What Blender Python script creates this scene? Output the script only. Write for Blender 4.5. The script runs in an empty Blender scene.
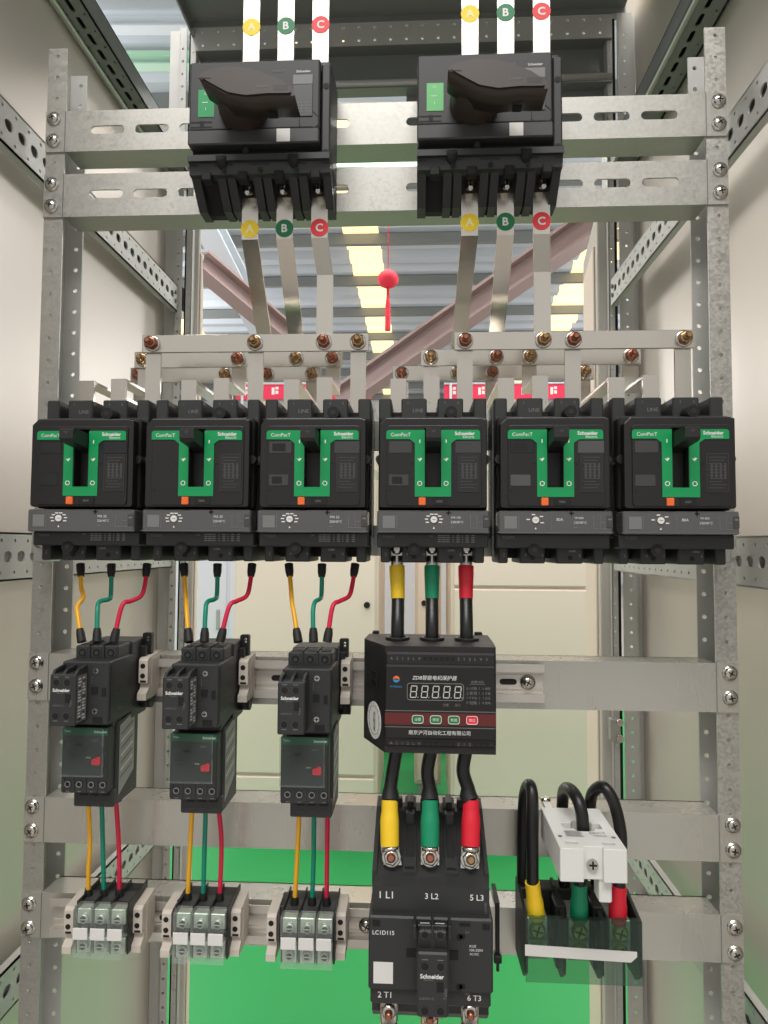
import bpy, bmesh, math, random
from mathutils import Vector, Matrix
random.seed(4)
SC = bpy.context.scene
COL = SC.collection
PI = math.pi

# ------------------------------------------------------------------ camera
CAM = Vector((0.04680, -0.72451, 0.0)); YAW, PITCH, ROLL, FPX = 0.05167, 0.05038, 0.00601, 679.6
_f = Vector((-math.sin(YAW)*math.cos(PITCH), math.cos(YAW)*math.cos(PITCH), math.sin(PITCH)))
_r0 = Vector((math.cos(YAW), math.sin(YAW), 0)); _u0 = _r0.cross(_f)
_r = _r0*math.cos(ROLL) + _u0*math.sin(ROLL); _u = _u0*math.cos(ROLL) - _r0*math.sin(ROLL)
cd = bpy.data.cameras.new('camera'); cam = bpy.data.objects.new('camera', cd); COL.objects.link(cam)
M = Matrix((( _r.x, _u.x, -_f.x, CAM.x), (_r.y, _u.y, -_f.y, CAM.y), (_r.z, _u.z, -_f.z, CAM.z), (0, 0, 0, 1)))
cam.matrix_world = M
cd.sensor_fit = 'VERTICAL'; cd.sensor_height = 36.0; cd.lens = FPX/1024*36.0
cd.clip_start = 0.02; cd.clip_end = 200
SC.camera = cam

def at(px, py, Y):
    """the point at depth Y that the photograph shows at pixel (px, py)"""
    d = _r*((px-384)/FPX) + _u*((512-py)/FPX) + _f
    return CAM + d*((Y-CAM.y)/d.y)

# ------------------------------------------------------------------ materials
def lin(c):
    return tuple(((v/255)/12.92 if v/255 <= .04045 else ((v/255+.055)/1.055)**2.4) for v in c)
def mat(name, rgb, rough=.45, metal=0.0, emit=0.0, spec=.5, noise=0.0, nscale=40.0, spangle=0.0, sscale=160.0, streak=False, bump=0.0, coat=0.0):
    m = bpy.data.materials.new(name); m.use_nodes = True
    nt = m.node_tree; b = nt.nodes['Principled BSDF']; L = nt.links
    c = lin(rgb)
    b.inputs['Base Color'].default_value = (*c, 1); b.inputs['Roughness'].default_value = rough
    b.inputs['Metallic'].default_value = metal; b.inputs['Specular IOR Level'].default_value = spec
    b.inputs['Coat Weight'].default_value = coat
    if emit:
        b.inputs['Emission Color'].default_value = (*c, 1); b.inputs['Emission Strength'].default_value = emit
    if noise or spangle or streak or bump:
        tc = nt.nodes.new('ShaderNodeTexCoord')
        if spangle:
            t = nt.nodes.new('ShaderNodeTexVoronoi'); t.inputs['Scale'].default_value = sscale
            L.new(tc.outputs['Object'], t.inputs['Vector'])
            sep = nt.nodes.new('ShaderNodeSeparateColor'); L.new(t.outputs['Color'], sep.inputs['Color'])
            src = sep.outputs[0]; amp = spangle
        else:
            t = nt.nodes.new('ShaderNodeTexNoise'); t.inputs['Scale'].default_value = nscale; t.inputs['Detail'].default_value = 4
            if streak:
                mp = nt.nodes.new('ShaderNodeMapping'); mp.inputs['Scale'].default_value = (1, 1, .12)
                L.new(tc.outputs['Object'], mp.inputs['Vector']); L.new(mp.outputs['Vector'], t.inputs['Vector'])
            else:
                L.new(tc.outputs['Object'], t.inputs['Vector'])
            src = t.outputs['Fac']; amp = noise
        mr = nt.nodes.new('ShaderNodeMapRange'); mr.inputs['To Min'].default_value = 1-amp; mr.inputs['To Max'].default_value = 1+amp
        L.new(src, mr.inputs['Value'])
        mx = nt.nodes.new('ShaderNodeMix'); mx.data_type = 'RGBA'; mx.blend_type = 'MULTIPLY'
        mx.inputs['Factor'].default_value = 1.0; mx.inputs[6].default_value = (*c, 1)
        cb = nt.nodes.new('ShaderNodeCombineColor')
        for i in range(3): L.new(mr.outputs[0], cb.inputs[i])
        L.new(cb.outputs[0], mx.inputs[7]); L.new(mx.outputs[2], b.inputs['Base Color'])
        mr2 = nt.nodes.new('ShaderNodeMapRange'); mr2.inputs['To Min'].default_value = max(.03, rough-.1); mr2.inputs['To Max'].default_value = min(1, rough+.1)
        L.new(src, mr2.inputs['Value']); L.new(mr2.outputs[0], b.inputs['Roughness'])
        if bump:
            bp = nt.nodes.new('ShaderNodeBump'); bp.inputs['Strength'].default_value = bump; bp.inputs['Distance'].default_value = .001
            L.new(src, bp.inputs['Height']); L.new(bp.outputs['Normal'], b.inputs['Normal'])
    return m
def clear(name, rgb, fac=.16, rough=.08):
    m = bpy.data.materials.new(name); m.use_nodes = True
    nt = m.node_tree; nt.nodes.clear(); L = nt.links
    out = nt.nodes.new('ShaderNodeOutputMaterial'); mx = nt.nodes.new('ShaderNodeMixShader'); mx.inputs[0].default_value = fac
    tr = nt.nodes.new('ShaderNodeBsdfTransparent'); tr.inputs[0].default_value = (*lin(rgb), 1)
    p = nt.nodes.new('ShaderNodeBsdfPrincipled'); p.inputs['Base Color'].default_value = (*lin(rgb), 1); p.inputs['Roughness'].default_value = rough
    L.new(tr.outputs[0], mx.inputs[1]); L.new(p.outputs[0], mx.inputs[2]); L.new(mx.outputs[0], out.inputs[0])
    return m
GALV = mat('galvanised_sheet', (182, 180, 174), .44, .7, spangle=.07, sscale=420)
GALV2 = mat('galvanised_spangle', (188, 186, 180), .44, .7, spangle=.16, sscale=380)
GALVD = mat('galvanised_plain', (184, 185, 182), .40, .8, noise=.08, nscale=30)
STEEL = mat('plain_steel_bar', (196, 194, 186), .28, .6, noise=.06, nscale=14, streak=True)
PAINT = mat('grey_cabinet_paint', (196, 192, 184), .38, 0, noise=.03, nscale=9)
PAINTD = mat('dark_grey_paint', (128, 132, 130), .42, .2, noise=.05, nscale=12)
GALVP = mat('dull_zinc', (196, 196, 192), .45, .2, noise=.05, nscale=25)
PANELM = mat('side_sheet', (212, 204, 195), .36, .36, noise=.06, nscale=5, streak=True)
SCREW = mat('zinc_screw', (205, 202, 195), .22, 1)
TIN = mat('tinned_copper', (204, 198, 188), .24, .92, noise=.05, nscale=22, streak=True)
BRASS = mat('yellow_zinc_bolt', (176, 142, 104), .28, .9, noise=.15, nscale=300)
COPPER = mat('reddish_bolt', (170, 112, 92), .3, .9, noise=.15, nscale=300)
BLACK = mat('black_moulded', (31, 30, 30), .48, noise=.06, nscale=60)
BLACK2 = mat('black_cover', (26, 25, 25), .38)
DARK = mat('recess_black', (14, 14, 14), .7)
CHAR = mat('charcoal_moulded', (45, 46, 46), .5)
CHARL = mat('charcoal_light', (60, 61, 61), .5)
HANDLE = mat('handle_black', (58, 48, 43), .44)
GREEN = mat('green_plate', (0, 150, 84), .4)
GREEND = mat('dark_green_strip', (10, 92, 58), .4)
TRIP = mat('smoky_trip_cover', (84, 84, 84), .22, coat=.4)
WHITE = mat('white_print', (232, 232, 228), .6)
GREYP = mat('grey_print', (120, 120, 120), .6)
LABELG = mat('grey_label', (118, 118, 116), .5)
LABELD = mat('dim_label', (66, 66, 66), .35)
STICK = mat('white_sticker', (226, 224, 220), .6)
ORANGE = mat('orange_button', (240, 110, 50), .45)
YEL = mat('yellow_insulation', (244, 178, 38), .4)
GRN = mat('green_insulation', (0, 138, 112), .4)
RED = mat('red_insulation', (214, 28, 70), .4)
YELS = mat('yellow_sleeve', (246, 204, 40), .45)
GRNS = mat('green_sleeve', (0, 140, 98), .45)
REDS = mat('red_sleeve', (222, 28, 50), .45)
CABLE = mat('black_cable', (24, 24, 24), .36)
RUBBER = mat('black_sleeve', (26, 26, 26), .6)
CREAM = mat('beige_plastic', (206, 196, 184), .5)
WPLAST = mat('white_plastic', (226, 226, 222), .45)
RAIL = mat('aluminium_rail', (208, 202, 194), .36, .6, noise=.04, nscale=20)
CLEAR = clear('clear_plastic', (247, 250, 248), .07)
CLEAR2 = clear('thin_clear_plastic', (240, 244, 242), .025)
SMOKE = clear('smoky_plastic', (205, 222, 212), .05, .12)
STY = mat('yellow_disc', (248, 214, 40), .5); STG = mat('green_disc', (20, 120, 72), .5); STR = mat('red_disc', (232, 56, 62), .5)
BANDR = mat('dark_red_band', (98, 34, 32), .5)
REDBTN = mat('red_button', (232, 40, 64), .4); GRNBTN = mat('green_button', (40, 120, 66), .4)
BLUE = mat('blue_print', (40, 140, 190), .5)

# ------------------------------------------------------------------ mesh builder
_txt = {}
def text_mesh(s, bold=0.0, shear=0.0):
    k = (s, bold, shear)
    if k not in _txt:
        c = bpy.data.curves.new('lettering', 'FONT'); c.body = s; c.size = 1; c.offset = bold; c.shear = shear
        c.resolution_u = 3
        o = bpy.data.objects.new('lettering', c); COL.objects.link(o)
        dg = bpy.context.evaluated_depsgraph_get(); me = o.evaluated_get(dg).to_mesh()
        v = [p.co.copy() for p in me.vertices]; f = [tuple(p.vertices) for p in me.polygons]
        o.evaluated_get(dg).to_mesh_clear(); bpy.data.objects.remove(o); bpy.data.curves.remove(c)
        x0 = min(p.x for p in v); x1 = max(p.x for p in v); y0 = min(p.y for p in v); y1 = max(p.y for p in v)
        v = [Vector((p.x-(x0+x1)/2, p.y-(y0+y1)/2, 0)) for p in v]
        _txt[k] = (v, f, x1-x0, y1-y0)
    return _txt[k]

def rp(pts, n=4):
    """polygon with rounded corners from (x, y, r)"""
    out = []
    N = len(pts)
    for i, p in enumerate(pts):
        x, y = p[0], p[1]; r = p[2] if len(p) > 2 else 0
        if r <= 0: out.append((x, y)); continue
        a = Vector(pts[i-1][:2]); b = Vector((x, y)); c = Vector(pts[(i+1) % N][:2])
        d1 = (a-b).normalized(); d2 = (c-b).normalized()
        ang = d1.angle(d2); t = min(r/math.tan(ang/2), (a-b).length*.49, (c-b).length*.49)
        p1 = b+d1*t; p2 = b+d2*t
        for k in range(n+1):
            s = k/n; out.append(tuple((p1*(1-s)**2 + b*2*s*(1-s) + p2*s*s)))
    return out
def rect(u0, u1, v0, v1, r=0, n=4): return rp([(u0, v0, r), (u1, v0, r), (u1, v1, r), (u0, v1, r)], n)
def circ(u, v, r, n=12): return [(u+r*math.cos(2*PI*k/n), v+r*math.sin(2*PI*k/n)) for k in range(n)]
def slot(u, v, hw, hh, n=5):
    """stadium lying along u"""
    c = hw-hh; o = []
    for k in range(n+1):
        a = -PI/2+PI*k/n; o.append((u+c+hh*math.cos(a), v+hh*math.sin(a)))
    for k in range(n+1):
        a = PI/2+PI*k/n; o.append((u-c+hh*math.cos(a), v+hh*math.sin(a)))
    return o
FRONT = Matrix(((1, 0, 0, 0), (0, 0, -1, 0), (0, 1, 0, 0), (0, 0, 0, 1)))    # (u, v, w) -> x, z, towards the camera
def front(y=0): return Matrix.Translation((0, y, 0)) @ FRONT
def sidex(x=0, s=1):
    """u runs along y, v along z, w along s*x"""
    return Matrix(((0, 0, s, x), (1, 0, 0, 0), (0, 1, 0, 0), (0, 0, 0, 1)))
def flatz(z=0): return Matrix.Translation((0, 0, z))

class MB:
    def __init__(s): s.v = []; s.f = []; s.m = []; s.sm = []; s.mats = []
    def mi(s, m):
        if m not in s.mats: s.mats.append(m)
        return s.mats.index(m)
    def add(s, v, f, m, smooth=False, X=None):
        b = len(s.v); i = s.mi(m)
        s.v += [(X @ Vector(p)) if X else Vector(p) for p in v]
        for q in f: s.f.append(tuple(b+k for k in q)); s.m.append(i); s.sm.append(smooth)
        return s
    def box(s, x0, x1, y0, y1, z0, z1, m, b=0.0, X=None):
        if b <= 0:
            v = [(x, y, z) for x in (x0, x1) for y in (y0, y1) for z in (z0, z1)]
            return s.add(v, [(0, 1, 3, 2), (4, 6, 7, 5), (0, 4, 5, 1), (2, 3, 7, 6), (0, 2, 6, 4), (1, 5, 7, 3)], m, False, X)
        b = min(b, (x1-x0)*.45, (y1-y0)*.45, (z1-z0)*.45)
        lo = (x0, y0, z0); hi = (x1, y1, z1); v = []; ix = {}
        for c in range(8):
            sg = [(c >> k) & 1 for k in range(3)]
            for ax in range(3):
                p = [((hi[k] if sg[k] else lo[k]) if k == ax else (hi[k]-b if sg[k] else lo[k]+b)) for k in range(3)]
                ix[(tuple(sg), ax)] = len(v); v.append(tuple(p))
        f = []
        for ax in range(3):
            o = [k for k in range(3) if k != ax]
            for sd in (0, 1):
                q = []
                for a, bb in ((0, 0), (1, 0), (1, 1), (0, 1)):
                    g = [0, 0, 0]; g[ax] = sd; g[o[0]] = a; g[o[1]] = bb; q.append(ix[(tuple(g), ax)])
                f.append(tuple(q))
            for a in (0, 1):
                for bb in (0, 1):
                    g0 = [0, 0, 0]; g0[o[0]] = a; g0[o[1]] = bb; g1 = list(g0); g1[ax] = 1
                    f.append((ix[(tuple(g0), o[0])], ix[(tuple(g1), o[0])], ix[(tuple(g1), o[1])], ix[(tuple(g0), o[1])]))
        for c in range(8):
            sg = tuple((c >> k) & 1 for k in range(3)); f.append(tuple(ix[(sg, a)] for a in range(3)))
        return s.add(v, f, m, False, X)
    def prism(s, poly, t0, t1, m, X, smooth=False):
        """polygon in (u, v) between w = t0 and t1, mapped by X"""
        n = len(poly)
        v = [(p[0], p[1], t0) for p in poly] + [(p[0], p[1], t1) for p in poly]
        f = [tuple(range(n-1, -1, -1)), tuple(range(n, 2*n))]
        s.add(v, f, m, False, X); b = len(s.v)-2*n; i = s.mi(m)
        for k in range(n):
            s.f.append((b+k, b+(k+1) % n, b+n+(k+1) % n, b+n+k)); s.m.append(i); s.sm.append(smooth)
        return s
    def plate(s, outline, holes, t0, t1, m, X, bev=0.0):
        """flat sheet with real holes, between w = t0 and t1"""
        c = bpy.data.curves.new('sheet', 'CURVE'); c.dimensions = '2D'; c.fill_mode = 'BOTH'
        for lp in [outline]+list(holes):
            sp = c.splines.new('POLY'); sp.points.add(len(lp)-1); sp.use_cyclic_u = True
            for p, q in zip(sp.points, lp): p.co = (q[0], q[1], 0, 1)
        c.extrude = (t1-t0)/2-bev; c.bevel_depth = bev; c.offset = -bev; c.bevel_resolution = 1
        o = bpy.data.objects.new('sheet', c); COL.objects.link(o)
        dg = bpy.context.evaluated_depsgraph_get(); e = o.evaluated_get(dg); me = e.to_mesh()
        v = [(p.co.x, p.co.y, p.co.z+(t0+t1)/2) for p in me.vertices]; f = [tuple(p.vertices) for p in me.polygons]
        e.to_mesh_clear(); bpy.data.objects.remove(o); bpy.data.curves.remove(c)
        return s.add(v, f, m, False, X)
    def cyl(s, p0, p1, r, m, seg=14, r1=None, smooth=True):
        p0 = Vector(p0); p1 = Vector(p1); d = (p1-p0).normalized()
        a = d.orthogonal().normalized(); b = d.cross(a); r1 = r if r1 is None else r1
        v = [p0+(a*math.cos(2*PI*k/seg)+b*math.sin(2*PI*k/seg))*r for k in range(seg)] + [p1+(a*math.cos(2*PI*k/seg)+b*math.sin(2*PI*k/seg))*r1 for k in range(seg)]
        s.add(v, [tuple(range(seg-1, -1, -1)), tuple(range(seg, 2*seg))], m)
        bb = len(s.v)-2*seg; i = s.mi(m)
        for k in range(seg):
            s.f.append((bb+k, bb+(k+1) % seg, bb+seg+(k+1) % seg, bb+seg+k)); s.m.append(i); s.sm.append(smooth)
        return s
    def lathe(s, c, axis, prof, m, seg=16):
        """profile of (distance along axis, radius)"""
        c = Vector(c); d = Vector(axis).normalized(); a = d.orthogonal().normalized(); b = d.cross(a)
        v = []; f = []; n = len(prof)
        for h, r in prof:
            for k in range(seg): v.append(c+d*h+(a*math.cos(2*PI*k/seg)+b*math.sin(2*PI*k/seg))*max(r, 1e-5))
        for j in range(n-1):
            for k in range(seg): f.append((j*seg+k, j*seg+(k+1) % seg, (j+1)*seg+(k+1) % seg, (j+1)*seg+k))
        s.add(v, f, m, True)
        s.add([v[k] for k in range(seg)], [tuple(range(seg-1, -1, -1))], m)
        return s.add([v[(n-1)*seg+k] for k in range(seg)], [tuple(range(seg))], m)
    def tube(s, pts, r, m, seg=12, sub=6, smoothpath=True, rads=None):
        P = [Vector(p) for p in pts]
        if smoothpath and len(P) > 2:
            Q = []; R = []
            for i in range(len(P)-1):
                p0 = P[max(i-1, 0)]; p1 = P[i]; p2 = P[i+1]; p3 = P[min(i+2, len(P)-1)]
                for k in range(sub):
                    t = k/sub
                    Q.append(.5*((2*p1)+(p2-p0)*t+(2*p0-5*p1+4*p2-p3)*t*t+(3*p1-p0-3*p2+p3)*t**3))
                    if rads: R.append(rads[i]*(1-t)+rads[i+1]*t)
            Q.append(P[-1]); R.append(rads[-1] if rads else 0)
        else: Q = P; R = list(rads) if rads else []
        if not rads: R = [r]*len(Q)
        T = [(Q[min(i+1, len(Q)-1)]-Q[max(i-1, 0)]).normalized() for i in range(len(Q))]
        a = T[0].orthogonal().normalized(); v = []; f = []
        for i, q in enumerate(Q):
            a = (a-T[i]*a.dot(T[i])).normalized(); b = T[i].cross(a)
            for k in range(seg): v.append(q+(a*math.cos(2*PI*k/seg)+b*math.sin(2*PI*k/seg))*R[i])
        for i in range(len(Q)-1):
            for k in range(seg): f.append((i*seg+k, i*seg+(k+1) % seg, (i+1)*seg+(k+1) % seg, (i+1)*seg+k))
        s.add(v, f, m, True); n = len(Q)
        s.add(v[:seg], [tuple(range(seg-1, -1, -1))], m)
        return s.add(v[(n-1)*seg:], [tuple(range(seg))], m)
    def perf(s, u0, u1, v0, v1, holes, t0, t1, m, X):
        ax = 0 if u1-u0 > v1-v0 else 1
        hs = sorted(((min(q[ax] for q in h), max(q[ax] for q in h), h) for h in holes), key=lambda q: q[0])
        lo = (u0, v0)[ax]; hi = (u1, v1)[ax]; cur = []; mx = -1e9; start = lo
        def emit(a, b):
            s.plate(rect(a, b, v0, v1) if ax == 0 else rect(u0, u1, a, b), cur, t0, t1, m, X)
        for a, b, h in hs:
            if a < lo+.0005 or b > hi-.0005: continue
            if len(cur) >= 5 and a > mx+.0004:
                c = (a+mx)/2; emit(start, c); start = c; cur = []
            cur.append(h); mx = max(mx, b)
        emit(start, hi)
        return s
    def strip(s, pts, w, t, m, wdir=(1, 0, 0)):
        """flat bar of width w along wdir and thickness t following pts (bent)"""
        P = [Vector(p) for p in pts]; W = Vector(wdir).normalized(); v = []; f = []
        for i, p in enumerate(P):
            d1 = (P[i]-P[i-1]).normalized() if i else (P[1]-P[0]).normalized()
            d2 = (P[i+1]-P[i]).normalized() if i < len(P)-1 else d1
            n1 = W.cross(d1).normalized(); n2 = W.cross(d2).normalized(); n = (n1+n2).normalized()
            n = n/max(.3, n.dot(n1))
            for a, b in ((-1, -1), (1, -1), (1, 1), (-1, 1)): v.append(p+W*(a*w/2)+n*(b*t/2))
        for i in range(len(P)-1):
            for k in range(4): f.append((i*4+k, i*4+(k+1) % 4, i*4+4+(k+1) % 4, i*4+4+k))
        f += [(3, 2, 1, 0), tuple(4*(len(P)-1)+k for k in range(4))]
        return s.add(v, f, m)
    def text(s, body, u, v, w, m, X=None, width=None, height=None, bold=0.0, shear=0.0, rot=0.0, lift=.00015):
        vs, f, tw, th = text_mesh(body, bold, shear)
        k = (width/tw) if width else (height/th)
        ky = (height/th) if (width and height) else k
        X = X or front(); c, sn = math.cos(rot), math.sin(rot)
        return s.add([(u+(p.x*k*c-p.y*ky*sn), v+(p.x*k*sn+p.y*ky*c), w+lift) for p in vs], f, m, False, X)
    def flat(s, poly, w, m, X=None):
        return s.add([(p[0], p[1], w) for p in poly], [tuple(range(len(poly)))], m, False, X or front())
    def make(s, name):
        me = bpy.data.meshes.new(name); me.from_pydata([tuple(p) for p in s.v], [], s.f)
        for m in s.mats: me.materials.append(m)
        for p, i, q in zip(me.polygons, s.m, s.sm): p.material_index = i; p.use_smooth = q
        bm = bmesh.new(); bm.from_mesh(me); bmesh.ops.recalc_face_normals(bm, faces=bm.faces); bm.to_mesh(me); bm.free()
        return me
_cache = {}
def part(name, mb, parent=None, key=None, org=None, label=None):
    """mb (an MB or a function that makes one) as ONE mesh object; org: world point subtracted when mb was laid out in world space"""
    if key and key in _cache: me = _cache[key]
    else:
        b = mb() if callable(mb) else mb
        if org is not None:
            o3 = Vector(org); b.v = [p-o3 for p in b.v]
        me = b.make(name)
        if key: _cache[key] = me
    o = bpy.data.objects.new(name, me); COL.objects.link(o)
    if parent is not None: o.parent = parent
    if label: o['label'] = label
    return o
def thing(name, label, cat, loc, group=None):
    o = bpy.data.objects.new(name, None); COL.objects.link(o); o.location = loc; o.empty_display_size = .02
    o['label'] = label; o['category'] = cat
    if group: o['group'] = group
    return o
def solo(name, mb, label, cat, org=(0, 0, 0), group=None, kind=None, key=None, loc=None):
    o = part(name, mb, None, key, org if loc is None else None); o.location = loc if loc is not None else org
    if label: o['label'] = label; o['category'] = cat
    if group: o['group'] = group
    if kind: o['kind'] = kind
    return o
def struct(name, mb):
    o = part(name, mb); o['kind'] = 'structure'; return o

# ================================================================== THE HALL BEHIND
FLOOR_Z = -1.30
HFLOOR = mat('green_floor_paint', (40, 160, 84), .5, noise=.04, nscale=1.2)
HWALL = mat('hall_wall', (214, 216, 222), .7)
HROOF = mat('corrugated_sheet', (186, 194, 202), .55)
SKYL = mat('skylight_sheet', (255, 228, 168), .5, 0, emit=1.25)
BEIGE = mat('beige_cabinet_paint', (238, 220, 206), .5)
BEIGED = mat('cabinet_plinth', (176, 178, 176), .5)
BEAMB = mat('brown_steel_beam', (160, 138, 136), .5)
BEAMW = mat('pale_steel_beam', (214, 222, 230), .5)
BEAMG = mat('green_steel_beam', (178, 214, 192), .5)
LANT = mat('red_lantern_cloth', (226, 40, 66), .6)
BANN = mat('red_banner_cloth', (226, 44, 84), .6)
GREYFLOOR = mat('unseen_grey_floor', (176, 172, 166), .5, noise=.04, nscale=2)  # unseen floor, made grey to cut the green bounce light
b = MB(); b.box(-2.4, 2.4, .75, 5.2, FLOOR_Z-.1, FLOOR_Z, HFLOOR); b.box(-9, 9, -6, .75, FLOOR_Z-.1, FLOOR_Z, GREYFLOOR); b.box(-9, 9, 5.2, 24, FLOOR_Z-.1, FLOOR_Z, GREYFLOOR); b.box(-9, -2.4, .75, 5.2, FLOOR_Z-.1, FLOOR_Z, GREYFLOOR); b.box(2.4, 9, .75, 5.2, FLOOR_Z-.1, FLOOR_Z, GREYFLOOR); struct('floor', b)
b = MB(); b.box(-9, 9, 24.0, 24.2, FLOOR_Z, 5.9, HWALL); struct('wall_back', b)
# corrugated roof with ribs across and translucent skylight strips
b = MB()
def roofz(y): return 5.2+.015*(y-5)
y = 1.6; prof = []
while y < 24.0:
    prof += [(y, roofz(y)), (y+.22, roofz(y)), (y+.30, roofz(y)+.14), (y+.52, roofz(y)+.14)]; y += .62
strips = [(-1.25, -.65), (2.95, 3.75), (-6.2, -5.4)]
xs = sorted([-9, 9]+[v for s_ in strips for v in s_])
for x0, x1 in zip(xs[:-1], xs[1:]):
    m_ = SKYL if (x0, x1) in strips else HROOF
    v = [(x0, p[0], p[1]) for p in prof]+[(x1, p[0], p[1]) for p in prof]; n = len(prof)
    b.add(v, [(k, k+1, n+k+1, n+k) for k in range(n-1)], m_)
y = 3.0
while y < 23.5:
    b.box(-9, 9, y, y+.09, roofz(y)-.2, roofz(y)-.02, PAINTD); y += 1.86
struct('ceiling', b)

def beam(p0, p1, w, h, m, label, name='roof_beam'):
    p0 = Vector(p0); p1 = Vector(p1); d = (p1-p0); L_ = d.length; d.normalize()
    s_ = Vector((0, 0, 1)).cross(d); s_ = s_.normalized() if s_.length > .1 else Vector((1, 0, 0)); u_ = d.cross(s_)
    X = Matrix((( d.x, s_.x, u_.x, p0.x), (d.y, s_.y, u_.y, p0.y), (d.z, s_.z, u_.z, p0.z), (0, 0, 0, 1)))
    b = MB(); t = h*.12
    b.box(0, L_, -w/2, w/2, h/2-t, h/2, m, X=X); b.box(0, L_, -w/2, w/2, -h/2, -h/2+t, m, X=X); b.box(0, L_, -t/2, t/2, -h/2+t, h/2-t, m, X=X)
    return solo(name, b, label, 'beam', tuple(p0), 'steel beams of the hall roof')
beam(at(338, 402, 8), at(650, 184, 6.5), .26, .30, BEAMB, 'long brown diagonal steel beam under the hall roof, behind the lettered busbars')
beam(at(200, 262, 7), at(290, 338, 8.2), .24, .26, BEAMB, 'brown steel beam end beside the opened cabinet door with the small lever')
beam(at(198, 205, 7), at(262, 330, 8.6), .30, .2, BEAMW, 'pale blue-grey sloping roof beam seen left of the yellow A dropper')
beam(at(40, 22, 5.2), at(230, 22, 5.2), .12, .16, BEAMW, 'white horizontal roof purlin seen through the gap above the cabinet side')
beam(at(60, 61, 6.0), at(230, 61, 6.0), .12, .14, BEAMG, 'green horizontal roof purlin seen under the white one')
beam(at(60, 73, 6.6), at(230, 73, 6.6), .12, .10, BEAMB, 'brownish horizontal roof purlin seen under the green one')
beam(at(100, 42, 6.2), at(240, 42, 6.2), .12, .2, mat('mauve_beam', (150, 142, 150), .6), 'mauve grey horizontal roof purlin between the white and green ones')
beam(at(250, 101, 6.0), at(460, 101, 6.0), .12, .12, BEAMW, 'pale horizontal roof purlin seen between the two rotary switches')
beam(at(250, 164, 7.0), at(460, 164, 7.0), .12, .14, BEAMG, 'green-white roof purlin seen through the slot between the two upper crossbars')

# row of finished beige cabinets standing on the green floor behind
def far_cabinet(px0, px1, pyb, Y, ztop, seams, label, lock=None):
    p0 = at(px0, pyb, Y); p1 = at(px1, pyb, Y)
    x0, x1 = p0.x, p1.x; zb = FLOOR_Z
    t = thing('floor_cabinet', label, 'cabinet', ((x0+x1)/2, Y, zb), 'beige cabinets standing behind')
    og = t.location
    b = MB(); b.box(x0, x1, Y+.02, Y+.6, zb+.10, ztop, BEIGE, .01); part('body', b, t, org=og)
    b = MB(); b.box(x0+.02, x1-.02, Y+.05, Y+.55, zb, zb+.10, BEIGED); part('plinth', b, t, org=og)
    zs = [zb+.12]+[at((px0+px1)/2, s_, Y).z for s_ in seams]+[ztop-.02]
    for z0, z1 in zip(zs[:-1], zs[1:]):
        b = MB(); b.box(x0+.012, x1-.012, Y-.0, Y+.02, z0+.006, z1-.006, BEIGE, .006)
        d = part('door', b, t, org=og)
        if lock:
            q = at(lock[0], lock[1], Y)
            if z0 < q.z < z1:
                l = MB(); l.cyl((q.x, Y, q.z), (q.x, Y-.012, q.z), .014, DARK); part('lock', l, d, org=og)
    return t
far_cabinet(229, 377, 800, 2.35, .52, [776], 'beige floor cabinet with a small round lock, behind the small contactors', (367, 605))
WCAB = mat('white_cabinet_paint', (238, 236, 250), .4)
pa = at(150, 700, 3.7); pb = at(462, 700, 3.7)
t = thing('white_cabinet', 'long white cabinet farther back, seen in the gaps between the beige cabinets', 'cabinet', ((pa.x+pb.x)/2, 3.7, FLOOR_Z)); og = t.location
b = MB(); b.box(pa.x, pb.x, 3.7, 4.3, FLOOR_Z+.06, .45, WCAB, .01); part('body', b, t, org=og)
b = MB(); b.box(pa.x+.03, pb.x-.03, 3.75, 4.25, FLOOR_Z, FLOOR_Z+.06, BEIGED); part('plinth', b, t, org=og)
for k in range(4):
    xa_ = pa.x+(pb.x-pa.x)*k/4; xb_ = pa.x+(pb.x-pa.x)*(k+1)/4
    b = MB(); b.box(xa_+.01, xb_-.01, 3.684, 3.70, FLOOR_Z+.09, .43, WCAB, .004); d = part('door', b, t, org=og)
    h = MB(); h.box(xb_-.07, xb_-.05, 3.665, 3.684, -.55, -.42, BEIGED, .003); part('handle', h, d, org=og)
far_cabinet(414, 441, 800, 2.75, .52, [640], 'narrow beige cabinet edge seen between the thick cables', (424, 603))
far_cabinet(451, 592, 795, 2.35, .52, [588], 'beige floor cabinet with a two-part front, behind the motor protector')

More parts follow.
